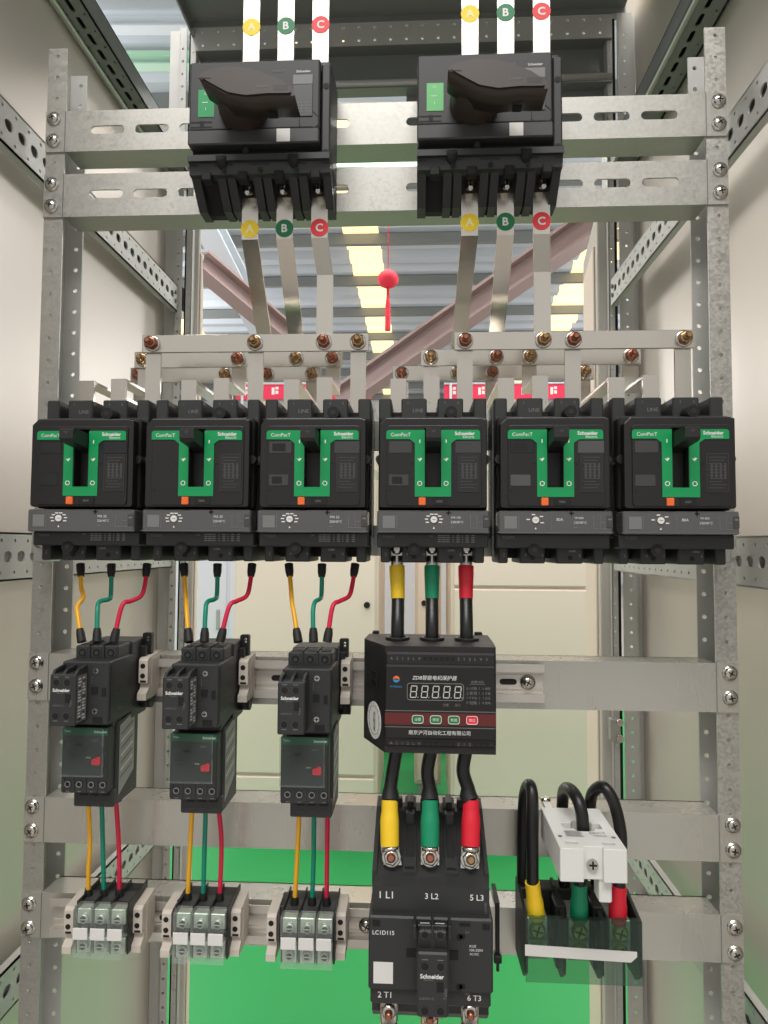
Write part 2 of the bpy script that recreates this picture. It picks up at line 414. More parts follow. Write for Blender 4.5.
# red lantern and banner
q = at(388, 279, 7.2)
t = thing('paper_lantern', 'round red hanging lantern with a long tassel under the hall roof', 'lantern', q)
b = MB(); b.lathe((0, 0, -.11), (0, 0, 1), [(0, .03), (.03, .09), (.08, .125), (.13, .125), (.18, .09), (.22, .03)], LANT, 18); part('lantern_body', b, t)
b = MB(); b.cyl((0, 0, -.11), (0, 0, -.2), .018, LANT); b.lathe((0, 0, -.62), (0, 0, 1), [(0, .034), (.30, .03), (.42, .016)], LANT, 10); part('tassel', b, t)
b = MB(); b.cyl((0, 0, .10), (0, 0, roofz(q.y)-q.z+.02), .006, LANT, 6); part('hanging_string', b, t)
p0 = at(236, 391, 9.5); p1 = at(372, 391, 9.5); p2 = at(444, 391, 9.5); p3 = at(574, 391, 9.5)
for (a, c, lb) in ((p0, p1, 'red banner behind the busbars above the small-contactor breakers'), (p2, p3, 'red banner behind the busbars beside the thick-cable breaker')):
    b = MB(); b.box(a.x, c.x, 9.5, 9.515, a.z-.13, a.z+.11, BANN)
    n = 9
    for k in range(n):
        xx = a.x+(c.x-a.x)*(k+.6)/n; wd = (c.x-a.x)/n*.55
        b.flat(rect(xx-wd*.4, xx-wd*.05, a.z-.06, a.z+.05), .002, STICK, front(9.5)); b.flat(rect(xx+wd*.06, xx+wd*.42, a.z-.05, a.z+.0), .002, STICK, front(9.5))
        b.flat(rect(xx+wd*.06, xx+wd*.42, a.z+.02, a.z+.06), .002, STICK, front(9.5))
    b.cyl((a.x, 9.49, a.z+.11), (c.x, 9.49, a.z+.11), .015, BEAMW, 8)
    b.cyl((a.x+.1, 9.49, FLOOR_Z), (a.x+.1, 9.49, a.z+.11), .02, BEAMW, 8); b.cyl((c.x-.1, 9.49, FLOOR_Z), (c.x-.1, 9.49, a.z+.11), .02, BEAMW, 8)
    solo('banner', b, lb, 'banner', ((a.x+c.x)/2, 9.5, FLOOR_Z), 'red banners in the hall')

# ================================================================== THE CABINET SHELL
XL, XR, YR = -.437, .446, .51
enc = thing('cabinet_enclosure', 'grey sheet steel switchgear cabinet shell around all the equipment, open at front and back', 'cabinet', (0, 0, FLOOR_Z))
EO = enc.location
def epart(n, b, par=None, label=None): return part(n, b, par or enc, org=EO, label=label)
b = MB(); b.box(XL-.012, XL, -.30, YR+.06, -1.2, .74, PANELM); epart('side_panel', b)
b = MB(); b.box(XR, XR+.012, -.30, YR+.06, -1.2, 1.12, PANELM); epart('side_panel', b)
# roof sheet with a down-turned lip, seen from below
b = MB(); zr = 1.002
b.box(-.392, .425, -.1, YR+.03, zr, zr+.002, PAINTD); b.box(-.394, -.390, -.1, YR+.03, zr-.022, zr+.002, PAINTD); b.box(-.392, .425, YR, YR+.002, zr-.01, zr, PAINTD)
epart('roof_panel', b)
# rear posts: inner strip, groove and a face with holes
def rear_post(xa, xb, xc, xd, xo, s):
    b = MB(); z0, z1 = -1.2, .992
    hol = [circ((xc+xd)/2, .60+.025*k-1.2, .0026, 8) for k in range(-12, 63)]
    b.perf(min(xc, xd), max(xc, xd), z0, z1, hol, 0, .002, GALVP, front(YR+.002))
    hol = [circ((xa+xb)/2, .60+.025*k-1.2, .0015, 6) for k in range(-12, 63)]
    b.perf(min(xa, xb), max(xa, xb), z0, z1, hol, 0, .002, GALVP, front(YR+.012))
    x_, y_ = sorted((xb, xc)); b.box(x_, y_, YR+.014, YR+.018, z0, z1, DARK)
    x_, y_ = sorted((xd, xo)); b.box(x_, y_, YR+.008, YR+.012, z0, z1, GALVP)
    x_, y_ = sorted((xd, xd-.002*s)); b.box(x_, y_, YR, YR+.03, z0, z1, GALVP); x_, y_ = sorted((xa, xa+.002*s)); b.box(x_, y_, YR+.01, YR+.05, z0, z1, GALVP)
    epart('rear_post', b)
def rx(px): return at(px, 600 if px > 400 else 250, YR).x
rear_post(rx(190.3), rx(184.7), rx(182.5), rx(175.2), XL+.001, -1)
rear_post(rx(614), rx(620), rx(623.5), rx(639), XR-.001, 1)
# head rail with two rows of holes, dark upper sheet, rolled lip
b = MB(); hz0, hz1 = .947, .993
b.perf(-.385, .402, hz0, hz1, [circ(-.37+.03*k, z, .0026, 8) for k in range(26) for z in (hz0+.010, hz1-.011)], 0, .002, GALVP, front(YR+.004)); b.box(-.385, .402, YR+.004, YR+.03, hz0, hz0+.002, PAINTD)
epart('head_rail', b)
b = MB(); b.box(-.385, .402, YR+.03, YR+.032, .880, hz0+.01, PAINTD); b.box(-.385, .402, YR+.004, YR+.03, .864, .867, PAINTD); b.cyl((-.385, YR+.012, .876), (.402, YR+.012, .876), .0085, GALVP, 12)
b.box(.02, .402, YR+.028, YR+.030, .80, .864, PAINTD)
epart('head_sheet', b)
# top depth rails seen from below with their slot row
def top_rail(x0, x1, z, s):
    b = MB(); u0, u1 = -.30, YR
    xm = (x0+x1)/2
    hol = [slot(u0+.02+.03*k, xm, .011, .0032, 4) for k in range(22)]+[circ(u0+.035+.03*k, xm+d_*(x1-x0)*.32, .0018, 6) for k in range(21) for d_ in (-1, 1)]
    X = Matrix(((0, 1, 0, 0), (1, 0, 0, 0), (0, 0, 1, z), (0, 0, 0, 1)))
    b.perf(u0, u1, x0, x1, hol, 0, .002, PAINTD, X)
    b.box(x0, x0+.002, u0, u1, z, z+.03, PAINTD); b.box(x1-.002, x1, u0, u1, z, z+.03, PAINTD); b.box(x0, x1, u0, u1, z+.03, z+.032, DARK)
    xo = x0 if s < 0 else x1-.006
    b.box(xo-.001, xo+.007, u0, u1, z-.006, z, GALVD, .002)
    epart('top_rail', b)
top_rail(-.432, -.394, .706, -1); top_rail(.396, .443, .705, -1)
# rear doors swung open behind
def rear_door(xh, xf, s, handle):
    b = MB(); y0, y1 = YR+.03, .79; L_ = math.hypot(xf-xh, y1-y0); a = math.atan2(y1-y0, xf-xh)
    X = Matrix.Translation((xh, y0, 0)) @ Matrix.Rotation(a, 4, 'Z')
    th = .02*s
    b.box(0, L_, min(0, th), max(0, th), -1.2, .636, PAINT, .002, X)
    b.box(L_*.14, L_*.86, min(0, th*-.2), max(0, th*-.2), -1.1, .58, BEIGE, .002, X)
    d = epart('rear_door', b)
    if handle:
        h = MB(); c = X @ Vector((L_, 0, .40)); h.box(c.x-.004, c.x+.012, c.y-.05, c.y-.03, .59, .655, WPLAST, .004); h.cyl((c.x+.004, c.y-.05, .65), (c.x+.004, c.y-.03, .65), .010, WPLAST)
        epart('lever', h, d, 'white lever')
        h = MB(); h.box(c.x-.02, c.x-.008, c.y-.1, c.y-.06, .515, .555, DARK); epart('latch', h, d, 'black latch')
rear_door(-.378, -.455, 1, True); rear_door(.378, .412, -1, False)
b = MB(); q = at(617, 730, YR-.004)
b.box(q.x-.011, q.x+.007, YR-.006, YR+.012, q.z-.02, q.z+.02, GALVD, .002)
for dz in (-.014, .014): b.cyl((q.x+.004, YR-.006, q.z+dz), (q.x+.004, YR-.012, q.z+dz), .006, SCREW)
epart('hinge', b)

# ================================================================== THE MOUNTING FRAME
ROWS = [(.4785, .4535), (.4031, .3781), (-.1279, -.1529), (-.2805, -.3055), (-.3817, -.4067)]
BARS = [(.4405, .4875), (.3655, .4145), (-.168, -.118), (-.3175, -.2705), (-.4165, -.3695)]
def upright(s, label, m):
    t = thing('mounting_upright', label, 'upright', (s*.364, .02, FLOOR_Z)); og = t.location
    z0, z1 = -1.15, .5625
    b = MB(); taken = [z for r_ in ROWS for z in r_]
    hz = [.5535-.025*k for k in range(66)]
    hol = [circ(s*.3645, z, .0022, 10) for z in hz if min(abs(z-q_) for q_ in taken) > .006]
    x0, x1 = sorted((s*.353, s*.375))
    b.perf(x0, x1, z0, z1, hol, 0, .002, m, front(.002)); part('front_flange', b, t, org=og)
    hol = [circ(s*.3605, z-.004, .0026, 10) for z in hz]
    b = MB(); b.perf(x0, x1, z0, z1, hol, 0, .002, GALVP, front(.047)); part('rear_flange', b, t, org=og)
    xo = sorted((s*.373, s*.375)); b = MB(); b.box(xo[0], xo[1], .002, .045, z0, z1, GALVP); part('web', b, t, org=og)
    b = MB(); x0, x1 = sorted((s*.355, s*.374))   # base foot
    b.box(x0, x1, -.002, .05, z0-.01, z0, GALVD); part('foot', b, t, org=og)
upright(-1, 'galvanised perforated upright at the end of the rails with the small terminal blocks', GALV)
upright(1, 'galvanised perforated upright with coarse spangle, at the end nearest the white current sensor', GALV2)
def screw_mb():
    b = MB(); b.lathe((0, 0, 0), (0, -1, 0), [(0, .0078), (.0012, .0078), (.0012, .0062), (.0028, .0060), (.0042, .0046), (.0048, .002)], SCREW, 16)
    for a in (.5, .5+PI/2):
        c, sn = math.cos(a), math.sin(a); X = Matrix.Rotation(a, 4, 'Y')
        b.box(-.0032, .0032, -.0051, -.004, -.0006, .0006, DARK, X=X)
    return b
def crossbar(i, label, slots, m):
    z0, z1 = BARS[i]; t = thing('crossbar', label, 'crossbar', (0, 0, z0), 'galvanised crossbars bolted across the uprights'); og = t.location
    hol = []
    if slots:
        for k in range(6):
            for s in (-1, 1): hol.append(slot(s*(.3036-.0506*k), (z0+z1)/2+.001, .0196, .0048))
    b = MB(); o = rp([(-.375, z0), (.3745, z0), (.3745, z1), (-.375, z1)])
    b.plate(o, hol, 0, .002, m, front(0))
    b.box(-.352, .352, 0, .034, z0, z0+.002, m); b.box(-.352, .352, 0, .014 if slots else .034, z1-.002, z1, m)
    if not slots: b.box(-.352, .352, .032, .034, z0, z0+.01, m); b.box(-.352, .352, .032, .034, z1-.01, z1, m)
    for s in (-1, 1): b.box(s*.3525-.0005, s*.3525+.0005, -.0023, -.0019, z0, z1, GREYP)
    part('channel', b, t, org=og)
    for s in (-1, 1):
        for z in ROWS[i]:
            o_ = part('screw', screw_mb, t, key='screw'); o_.location = (s*.3657, -.002, z-z0); o_.rotation_euler = (0, random.random()*3, 0)
crossbar(0, 'topmost slotted galvanised crossbar behind the two rotary switches', True, GALV)
crossbar(1, 'second slotted galvanised crossbar, just under the topmost one', True, GALV)
crossbar(2, 'plain steel crossbar carrying the rail of small contactors and the motor protector', False, STEEL)
crossbar(3, 'plain steel crossbar behind the wires under the small contactors', False, STEEL)
crossbar(4, 'lowest plain steel crossbar carrying the rail of small terminal blocks', False, STEEL)
# support bar the breakers hang on, with one screw at each end
for z, lb in ((.006, 'steel support bar behind the lower edge of the six breakers'), (.118, 'steel support bar behind the upper edge of the six breakers')):
    t = thing('breaker_support_bar', lb, 'bar', (0, 0, z))
    b = MB(); b.box(-.375, .3745, -.004, 0, -.016, .016, STEEL, .0008); part('bar', b, t)
    for s in (-1, 1):
        o_ = part('screw', screw_mb, t, key='screw'); o_.location = (s*.362, -.004, 0)

# depth rails: C profile with a row of slots and small holes
def depth_rail(s, z0, z1, y0, y1, xa, xb, label):
    t = thing('depth_rail', label, 'rail', (xa, 0, z0), 'perforated depth rails between the uprights and the rear posts'); og = t.location
    b = MB(); zc = (z0+z1)/2; h = (z1-z0)
    n = int((y1-y0-.02)/.025)
    hol = [slot(y0+.018+.025*k, zc, .0078, .0062, 5) for k in range(n)]
    hol += [circ(y0+.0305+.025*k, zc+d_*h*.33, .0021, 7) for k in range(n-1) for d_ in (-1, 1)]
    a = math.atan2(xb-xa, y1-y0)
    X = Matrix.Translation((xa+(xb-xa)*(0-y0)/(y1-y0), 0, 0)) @ Matrix(((math.sin(a), 0, s, 0), (math.cos(a), 0, 0, 0), (0, 1, 0, 0), (0, 0, 0, 1)))
    b.perf(y0, y1, z0, z1, hol, 0, .002, GALVP, X)
    for z in (z0, z1-.002): b.add([(y0, z, 0), (y1, z, 0), (y1, z+.002, 0), (y0, z+.002, 0), (y0, z, .011), (y1, z, .011), (y1, z+.002, .011), (y0, z+.002, .011)],
                                 [(0, 1, 2, 3), (4, 5, 6, 7), (0, 1, 5, 4), (1, 2, 6, 5), (2, 3, 7, 6), (3, 0, 4, 7)], GALVP, False, X)
    b.add([(y0, z0, .0105), (y1, z0, .0105), (y1, z1, .0105), (y0, z1, .0105)], [(0, 1, 2, 3)], GALVP, False, X)
    part('channel', b, t, org=og)
    for yy in (YR-.012,):
        for z in (zc-.008, zc+.008):
            c = MB(); p = X @ Vector((yy, z, 0)); c.cyl(p, p-Vector((s*.003, 0, 0)), .004, GREYP, 8); part('bolt', c, t, org=og)
RL = [(.438, .487, 'upper'), (-.041, .013, 'middle'), (-.520, -.471, 'lower')]
for z0, z1, nm in RL:
    depth_rail(-1, z0, z1, -.26, YR, -.408, -.408, '%s perforated depth rail running back past the upright nearest the small contactors' % nm)
    depth_rail(1, z0, z1, -.26, YR, .392, .394, '%s perforated depth rail running back past the upright nearest the white current sensor' % nm)

# ================================================================== ROTARY SWITCHES
def switch_body():
    b = MB()
    b.box(-.069, .069, -.050, -.0022, -.036, .060, CHAR, .0015)
    b.box(-.069, .0590, -.0625, -.048, -.008, .063, CHAR, .0015)          # upper front panel
    b.box(-.069, .0590, -.0655, -.048, -.0235, -.0085, CHARL, .0012)      # lower front panel
    b.box(.0600, .069, -.0585, -.048, -.034, .061, CHAR, .0015)           # narrow strip at one side
    b.box(-.0675, .0590, -.052, -.048, -.031, -.0235, DARK)
    b.prism([(-.050, -.0395), (-.0645, -.0395), (-.0645, -.0335), (-.060, -.0305), (-.050, -.0305)], -.069, .069, CHAR, sidex())
    for x in (-.036, .034): b.cyl((x, -.0655, -.036), (x, -.050, -.045), .0052, DARK, 12)
    for x, z in ((-.012, -.030), (.0645, -.030), (.0645, .037)): b.cyl((x, -.0652 if x < .05 else -.059, z), (x, -.050, z), .003, DARK, 10)
    # top tabs
    for x in (-.062, -.034, -.002, .033, .060): b.box(x-.0075, x+.0075, -.050, -.010, .060, .0685, CHAR, .001)
    b.prism([(-.002, .055), (-.055, .055), (-.055, .062), (-.03, .0665), (-.002, .0665)], -.069, .069, CHAR, sidex())
    # sloping terminal skirt: recess floors and paired ribs
    b.prism([(-.0022, -.036), (-.048, -.036), (-.012, -.070), (-.0022, -.070)], -.069, .069, DARK, sidex())
    b.prism([(-.045, -.0390), (-.0600, -.0390), (-.0575, -.0500), (-.045, -.0500)], -.069, .069, CHAR, sidex())
    rib = [(-.0022, -.036), (-.058, -.036), (-.060, -.042), (-.024, -.072), (-.0022, -.072)]
    ribx = [(-.069, -.0605)]
    for k in range(3):
        c = -.0345+k*.0355; ribx += [(c-.0090, c-.0010), (c+.0010, c+.0090)]
    ribx.append((.0610, .069))
    for x0, x1 in ribx: b.prism(rib, x0, x1, CHAR, sidex())
    for k in range(3):
        c = -.0345+k*.0355; b.prism([(-.0022, -.038), (-.054, -.038), (-.056, -.042), (-.02, -.070), (-.0022, -.070)], c-.0012, c+.0012, DARK, sidex())
        b.cyl((c, -.0595, -.0470), (c, -.05, -.045), .0024, DARK, 10)
    for k in range(4):
        c = -.052+k*.0355; b.box(c-.0048, c+.0048, -.0590, -.047, -.0560, -.0470, DARK, .001)
    # grooves and outline marks on the front
    for z in (-.0083,): b.flat(rect(-.069, .0525, z-.0004, z+.0004), .0001, DARK, front(-.0657))
    o = [(.0485+.0103*math.cos(PI/8+k*PI/4), -.0005+.0105*math.sin(PI/8+k*PI/4)) for k in range(8)]
    i = [(.0485+.0097*math.cos(PI/8+k*PI/4), -.0005+.0099*math.sin(PI/8+k*PI/4)) for k in range(8)]
    b.plate(o, [i], 0, .0004, DARK, front(-.0625))
    for u in (-.062, -.050): b.flat(rect(u-.005, u+.004, .000, .0014), .0001, DARK, front(-.0626)); b.flat(rect(u-.005, u+.004, -.005, -.0036), .0001, DARK, front(-.0626))
    b.flat(rect(-.058, -.054, -.005, .002), .0002, DARK, front(-.0626))
    b.flat(rect(.018, .031, -.0225, -.0095), .0002, STICK, front(-.0655))
    b.text('Schneider', .043, .050, .0003, WHITE, front(-.0625), width=.014, bold=.01)
    b.text('ComPacT', .018, .051, .0003, GREYP, front(-.0625), width=.012)
    return b
def switch_grip():
    b = MB()
    face = rp([(-.0425, .0085, .002), (-.036, .0130, .004), (-.0178, .0172, .01), (.006, .0140, .01), (.030, .0040, .008), (.0425, -.0050, .004), (.0455, -.0130, .002), (.022, -.0125, .01), (.002, -.0140, .01), (-.016, -.0100, .01), (-.030, -.0010, .008), (-.0405, .0060, .004)], 3)
    b.prism([(x, z) for x, z in face], .0880-.0625, .1195-.0625, HANDLE, front(-.0625), True)
    b.prism([(x*.93, z*.86) for x, z in face], .1195-.0625, .1215-.0625, HANDLE, front(-.0625))
    b.flat([(-.042, .0045), (-.041, .0055), (-.030, .0050), (-.030, .0042)], .1216-.0625, DARK, front(-.0625))
    b.flat(rect(.026, .039, -.0085, -.0035), .1216-.0625, BLACK2, front(-.0625))
    b.text('Schneider', .0165, -.004, .1216-.0625, GREYP, front(-.0625), width=.012)
    b.box(.017, .025, -.0985, -.092, -.0160, -.0130, DARK)
    return b
def rotary_switch(cx, dz, label, win):
    t = thing('rotary_switch', label, 'switch', (cx, 0, .430+dz), 'black rotary switch disconnectors on the slotted crossbars')
    t.scale = (1.05, 1, 1.03)
    part('housing', switch_body, t, key='sw_body')
    def base():
        b = MB(); b.lathe((-.0148, -.0625, .0120), (0, -1, 0), [(0, .0235), (.006, .0235), (.030, .0205), (.034, .019)], HANDLE, 28); return b
    part('handle_base', base, t, key='sw_base')
    part('handle', switch_grip, t, key='sw_grip')
    b = MB(); b.flat(rect(-.060, -.0440, .006, .034), .0004, win, front(-.0625))
    b.text('O', -.0525, .030, .0005, WHITE, front(-.0625), height=.003); b.text('I', -.0525, .014, .0005, WHITE, front(-.0625), height=.003); b.flat(rect(-.056, -.0505, .0205, .0212), .0006, WHITE, front(-.0625))
    part('position_window', b, t)
    def plate_():
        b = MB(); b.box(.033, .0520, -.0634, -.0625, .004, .046, LABELD, .0003)
        b.flat(rect(.033, .0520, .0365, .046), .0003, LABELG, front(-.0634))
        for z in (.0085, .0115, .0145, .0175): b.flat(rect(.034, .051, z, z+.0006), .0002, LABELG, front(-.0634))
        for x in (.036, .041, .046): b.flat(rect(x, x+.0005, .008, .018), .0002, LABELG, front(-.0634))
        return b
    part('rating_plate', plate_, t, key='sw_plate')
    def bolt():
        b = MB(); d = Vector((0, -.62, -.78)); p = Vector((0, 0, 0))
        b.lathe(p, d, [(0, .0066), (.003, .0066), (.003, .0056), (.0085, .0056), (.009, .0034), (.014, .0032), (.015, .002)], SCREW, 12); return b
    for k in (1, 2, 3):
        o = part('terminal_bolt', bolt, t, key='sw_bolt'); o.location = (-.052+.0355*k, -.0300, -.0480)
    return t
rotary_switch(-.117, 0, 'black rotary switch with a dark green position window, over the small-contactor breakers', GREEN)
rotary_switch(.1160, 0, 'black rotary switch with a pale green position window, over the thick-cable breaker', mat('pale_green_window', (96, 186, 110), .35))

# ================================================================== MOULDED CASE BREAKERS
def brk_body():
    b = MB()
    b.box(-.0525, .0525, -.060, 0, -.0600, .0580, CHAR, .0012)
    b.box(-.0515, .0515, -.0755, -.058, -.0340, .0545, BLACK, .002)
    b.box(-.0525, .0525, -.0770, -.058, -.0700, -.0565, CHAR, .0012)         # lower text strip
    for x0, x1 in ((-.0525, -.0400), (-.0305, -.0055), (.0050, .0300), (.0400, .0525)):
        b.box(x0, x1, -.0590, -.004, .0560, .0760, CHAR, .0012)
    for x0, x1 in ((-.0495, -.0405), (-.0290, -.0055), (.0050, .0300), (.0400, .0495)):
        b.box(x0, x1, -.0660, -.004, -.0845, -.0590, CHAR, .0012)
    for x in (-.035, 0, .035):
        b.box(x-.006, x+.006, -.034, -.004, -.0800, -.0590, DARK); b.box(x-.006, x+.006, -.030, -.004, .0560, .0680, DARK)
    for x, z in ((-.0175, -.0715), (.0175, .0590)):
        b.cyl((x, -.0778 if z < 0 else -.0768, z), (x, -.050, z), .0058, DARK, 16); b.cyl((x, -.0782 if z < 0 else -.0772, z), (x, -.060, z), .0026, BLACK, 10)
    for x in (-.0175, .0180): b.cyl((x, -.0668, -.0790), (x, -.050, -.0790), .0022, DARK, 10)
    for x in (-.0500, .0500): b.cyl((x, -.0795, .0135), (x, -.058, .0135), .0042, BLACK, 12); b.cyl((x, -.0800, .0135), (x, -.07, .0135), .0020, DARK, 10)
    for x, s in ((-.0445, '2'), (-.024, '4'), (-.008, '4'), (.027, '6')): b.text(s, x, -.0765, .0002, GREYP, front(-.0660), height=.0030)
    for x, s in ((-.024, '1'), (-.003, '3'), (.012, '3'), (.025, '5')): b.text(s, x, .0715, .0002, GREYP, front(-.0590), height=.0024)
    b.text('LINE', -.014, .0640, .0002, GREYP, front(-.0590), width=.010); b.text('LOAD', .0175, -.0725, .0002, GREYP, front(-.0770), width=.006)
    b.text('TC35TS', -.0415, -.0600, .0002, GREYP, front(-.0770), width=.011)
    return b
def brk_cover():
    b = MB()
    out = rp([(-.0500, -.0330, .003), (.0500, -.0330, .003), (.0500, .0505, .002), (.0470, .0505, 0), (.0470, .0515, 0), (-.0440, .0515, 0), (-.0470, .0485, 0), (-.0500, .0455, .002)])
    b.plate(out, [rect(-.0073, .0073, -.0140, .0405, .001)], 0, .0120, BLACK2, front(-.0760), .0010)
    b.plate(rect(-.0430, .0450, -.0312, .0440, .004), [rect(-.0082, .0082, -.0150, .0410, .001)], 0, .0014, BLACK2, front(-.0880), .0004)
    for x, z in ((-.0195, .0080), (.0195, .0080), (-.0400, -.0170)): b.cyl((x, -.0896, z), (x, -.088, z), .0014, DARK, 8)
    return b
def brk_green():
    b = MB()
    g = rp([(-.0435, .0310, 0), (-.0435, .0395, .003), (-.0076, .0395, 0), (-.0076, -.0140, 0), (.0076, -.0140, 0), (.0076, .0395, 0), (.0435, .0395, .003), (.0435, .0305, 0), (.0215, .0305, .004), (.0168, .0270, .001), (.0168, -.0228, .0005), (-.0168, -.0228, .0005), (-.0168, .0270, .001), (-.0215, .0310, .004), (-.0435, .0310, 0)])
    b.prism(g, .0, .0010, GREEN, front(-.0893))
    F = front(-.0903)
    b.text('ComPacT', -.0300, .0352, 0, WHITE, F, width=.0185); b.text('Schneider', .0295, .0362, 0, WHITE, F, width=.0185, bold=.025); b.text('Electric', .0330, .0329, 0, WHITE, F, width=.0105)
    for s in (-1, 1):
        x = s*.0122
        b.flat(rect(x-.0005, x+.0005, .0272, .0305), .0002, WHITE, F)
        b.add([(x-.0024, .0128, .0002), (x, .0100, .0002), (x+.0024, .0128, .0002), (x, .0114, .0002)], [(0, 1, 3), (1, 2, 3)], WHITE, False, F)
        b.add([(x-.0024, .0128, .0002), (x, .0114, .0002), (x, .0123, .0002)], [(0, 1, 2)], WHITE, False, F); b.add([(x+.0024, .0128, .0002), (x, .0114, .0002), (x, .0135, .0002)], [(0, 1, 2)], WHITE, False, F)
        b.plate(circ(x, -.0105, .0023, 14), [circ(x, -.0105, .0016, 14)], .0, .0003, WHITE, F)
    return b
def brk_toggle():
    b = MB()
    b.prism([(-.076, .020), (-.092, .0230), (-.116, .0252), (-.1185, .0280), (-.1185, .0355), (-.116, .0380), (-.090, .0370), (-.076, .038)], -.0066, .0066, BLACK, sidex(), False)
    b.flat([(-.0022, .0345), (.0022, .0345), (0, .0318)], .1187, CHARL, front(0))
    return b
def brk_window(m, x0, x1, z0, z1, hole=False):
    b = MB(); b.box(x0, x1, -.0899, -.0890, z0, z1, m, .0003)
    if hole: b.flat(rect(x0+.003, x1-.006, z0+.002, z1-.002, .001), .0003, DARK, front(-.0899))
    return b
def brk_plate():
    b = MB(); b.box(.0225, .0430, -.0899, -.0890, -.0185, .0175, BLACK, .0003); F = front(-.0899)
    b.plate(rect(.0228, .0427, -.0182, .0172), [rect(.0231, .0424, -.0179, .0169)], 0, .0002, LABELD, F)
    for k in range(11): b.flat(rect(.0250+.001*(k % 2), .0405-.002*(k % 3), .0135-.0028*k, .0142-.0028*k), .0002, LABELD, F)
    for k in range(4): b.flat(rect(.0265+.004*k, .0285+.004*k, -.0060, .0085), .00025, LABELD, F)
    return b
def brk_button():
    b = MB(); b.box(-.0132, -.0066, -.0915, -.0890, -.0308, -.0235, ORANGE, .0005); return b
def brk_pill():
    b = MB(); b.prism(rect(-.0010, .0140, -.0305, -.0240, .002), 0, .0008, DARK, front(-.0893)); b.text('NSX', .0062, -.0272, .0009, GREYP, front(-.0893), width=.0055); return b
def brk_trip(kind):
    def f():
        b = MB(); b.box(-.0518, .0522, -.0880, -.0650, -.0568, -.0355, TRIP, .0012); F = front(-.0880)
        b.flat(rect(-.0465, -.0350, -.0520, -.0405), .0003, LABELG, F)
        b.flat(rect(-.0335, -.0331, -.0530, -.0395), .0003, LABELG, F)
        cx = -.0120 if kind == 1 else (.004 if kind == 2 else -.0150); n = 8
        cx = {1: -.0210, 2: .0010, 3: -.0180}[kind]
        b.prism(circ(cx, -.0440, .0031, 16), .0002, .0012, STICK, F); b.flat(rect(cx-.0012, cx+.0018, -.0443, -.0437), .0013, GREYP, F)
        for k in range(n):
            a = -.5+k*(PI+1)/(n-1); rr = .0052
            if kind == 3 and k % 2: continue
            x, z = cx+rr*math.cos(a+.0), -.0440+rr*math.sin(a)
            b.flat(rect(x-.0016+.0016*math.cos(a), x+.0016+.0016*math.cos(a), z-.0005, z+.0005), .0003, WHITE, F)
        b.add([(cx-.001, -.0525, .0003), (cx+.001, -.0525, .0003), (cx, -.0505, .0003)], [(0, 1, 2)], WHITE, False, F)
        if kind == 3:
            b.text('80A', .0040, -.0435, .0002, STICK, F, width=.006); b.flat(rect(-.004, -.0037, -.053, -.040), .0003, LABELG, F)
        b.text({1: 'MA 25', 2: 'MA 100', 3: 'TM 80D'}[kind], .0215, -.0420, .0002, STICK, F, width=.0085); b.text('220/40°C', .0225, -.0462, .0002, STICK, F, width=.0115)
        b.flat(rect(.0165, .0200, -.0510, -.0505), .0003, LABELG, F)
        for p in (rect(.0345, .0349, -.0520, -.0400), rect(.0405, .0409, -.0520, -.0395), rect(.0345, .0465, -.0520, -.0516), rect(.0405, .0450, -.0462, -.0458)): b.flat(p, .0003, LABELG, F)
        b.box(.0465, .0520, -.0886, -.0876, -.0510, -.0400, LABELD, .0003); b.flat(rect(.0475, .0510, -.0440, -.0425), .0009, LABELG, F)
        b.flat(rect(-.053, .053, -.0557, -.0553), .0002, LABELG, F)
        b.box(.0140, .0150, -.0884, -.0876, -.0400, -.0355, DARK); b.box(.0125, .0168, -.0884, -.0876, -.0383, -.0370, DARK)
        return b
    return f
def brk_ticks():
    b = MB(); F = front(-.0770)
    for x, w in ((.0050, .003), (.0085, .004), (.0130, .003), (.0190, .001), (.0225, .003), (.0275, .001), (.0310, .003), (.0365, .003)):
        for z in (-.0590, -.0610, -.0630, -.0650): b.flat(rect(x, x+w, z, z+.0010), .0002, GREYP, F)
    b.text('25A', -.0010, -.0590, .0002, GREYP, F, width=.004)
    return b
BX = [-.2760, -.1640, -.0535, .0595, .1720, .2850]
def breaker(i, label, kind, ul, ll, ur):
    t = thing('circuit_breaker', label, 'circuit breaker', (BX[i], -.0045, .0690), 'black moulded case breakers with green faces in one row')
    part('body', brk_body, t, key='bk_body'); part('front_cover', brk_cover, t, key='bk_cover'); part('green_faceplate', brk_green, t, key='bk_green')
    part('toggle_handle', brk_toggle, t, key='bk_toggle'); part('rating_plate', brk_plate, t, key='bk_plate'); part('orange_button', brk_button, t, key='bk_btn')
    part('type_tag', brk_pill, t, key='bk_pill'); part('trip_unit', brk_trip(kind), t, key='bk_trip%d' % kind)
    if kind < 3: part('setting_scale', brk_ticks, t, key='bk_ticks')
    if ul: part('accessory_window', brk_window(ul[0], -.0410, -.0195, .0180, .0292, ul[1]), t)
    if ll: part('accessory_window', brk_window(ll[0], -.0410, -.0225, -.0127, -.0022, ll[1]), t)
    if ur: part('accessory_window', brk_window(ur, .0205, .0445, .0178, .0292), t)
    return t
WG = mat('grey_window', (62, 62, 62), .25); WD = mat('dark_window', (26, 28, 30), .2); WM = mat('mid_window', (80, 80, 80), .25)
breaker(0, 'black breaker with green face at the row end, above the contactor nearest the upright', 1, (WD, False), (WD, False), WD)
breaker(1, 'black breaker with green face and no windows, above the middle small contactor', 1, None, None, None)
breaker(2, 'black breaker with green face, above the small contactor next to the motor protector', 1, (WG, True), (WG, True), WG)
breaker(3, 'black breaker with green face, feeding the three thick cables into the motor protector', 2, (WG, False), (WG, True), WG)
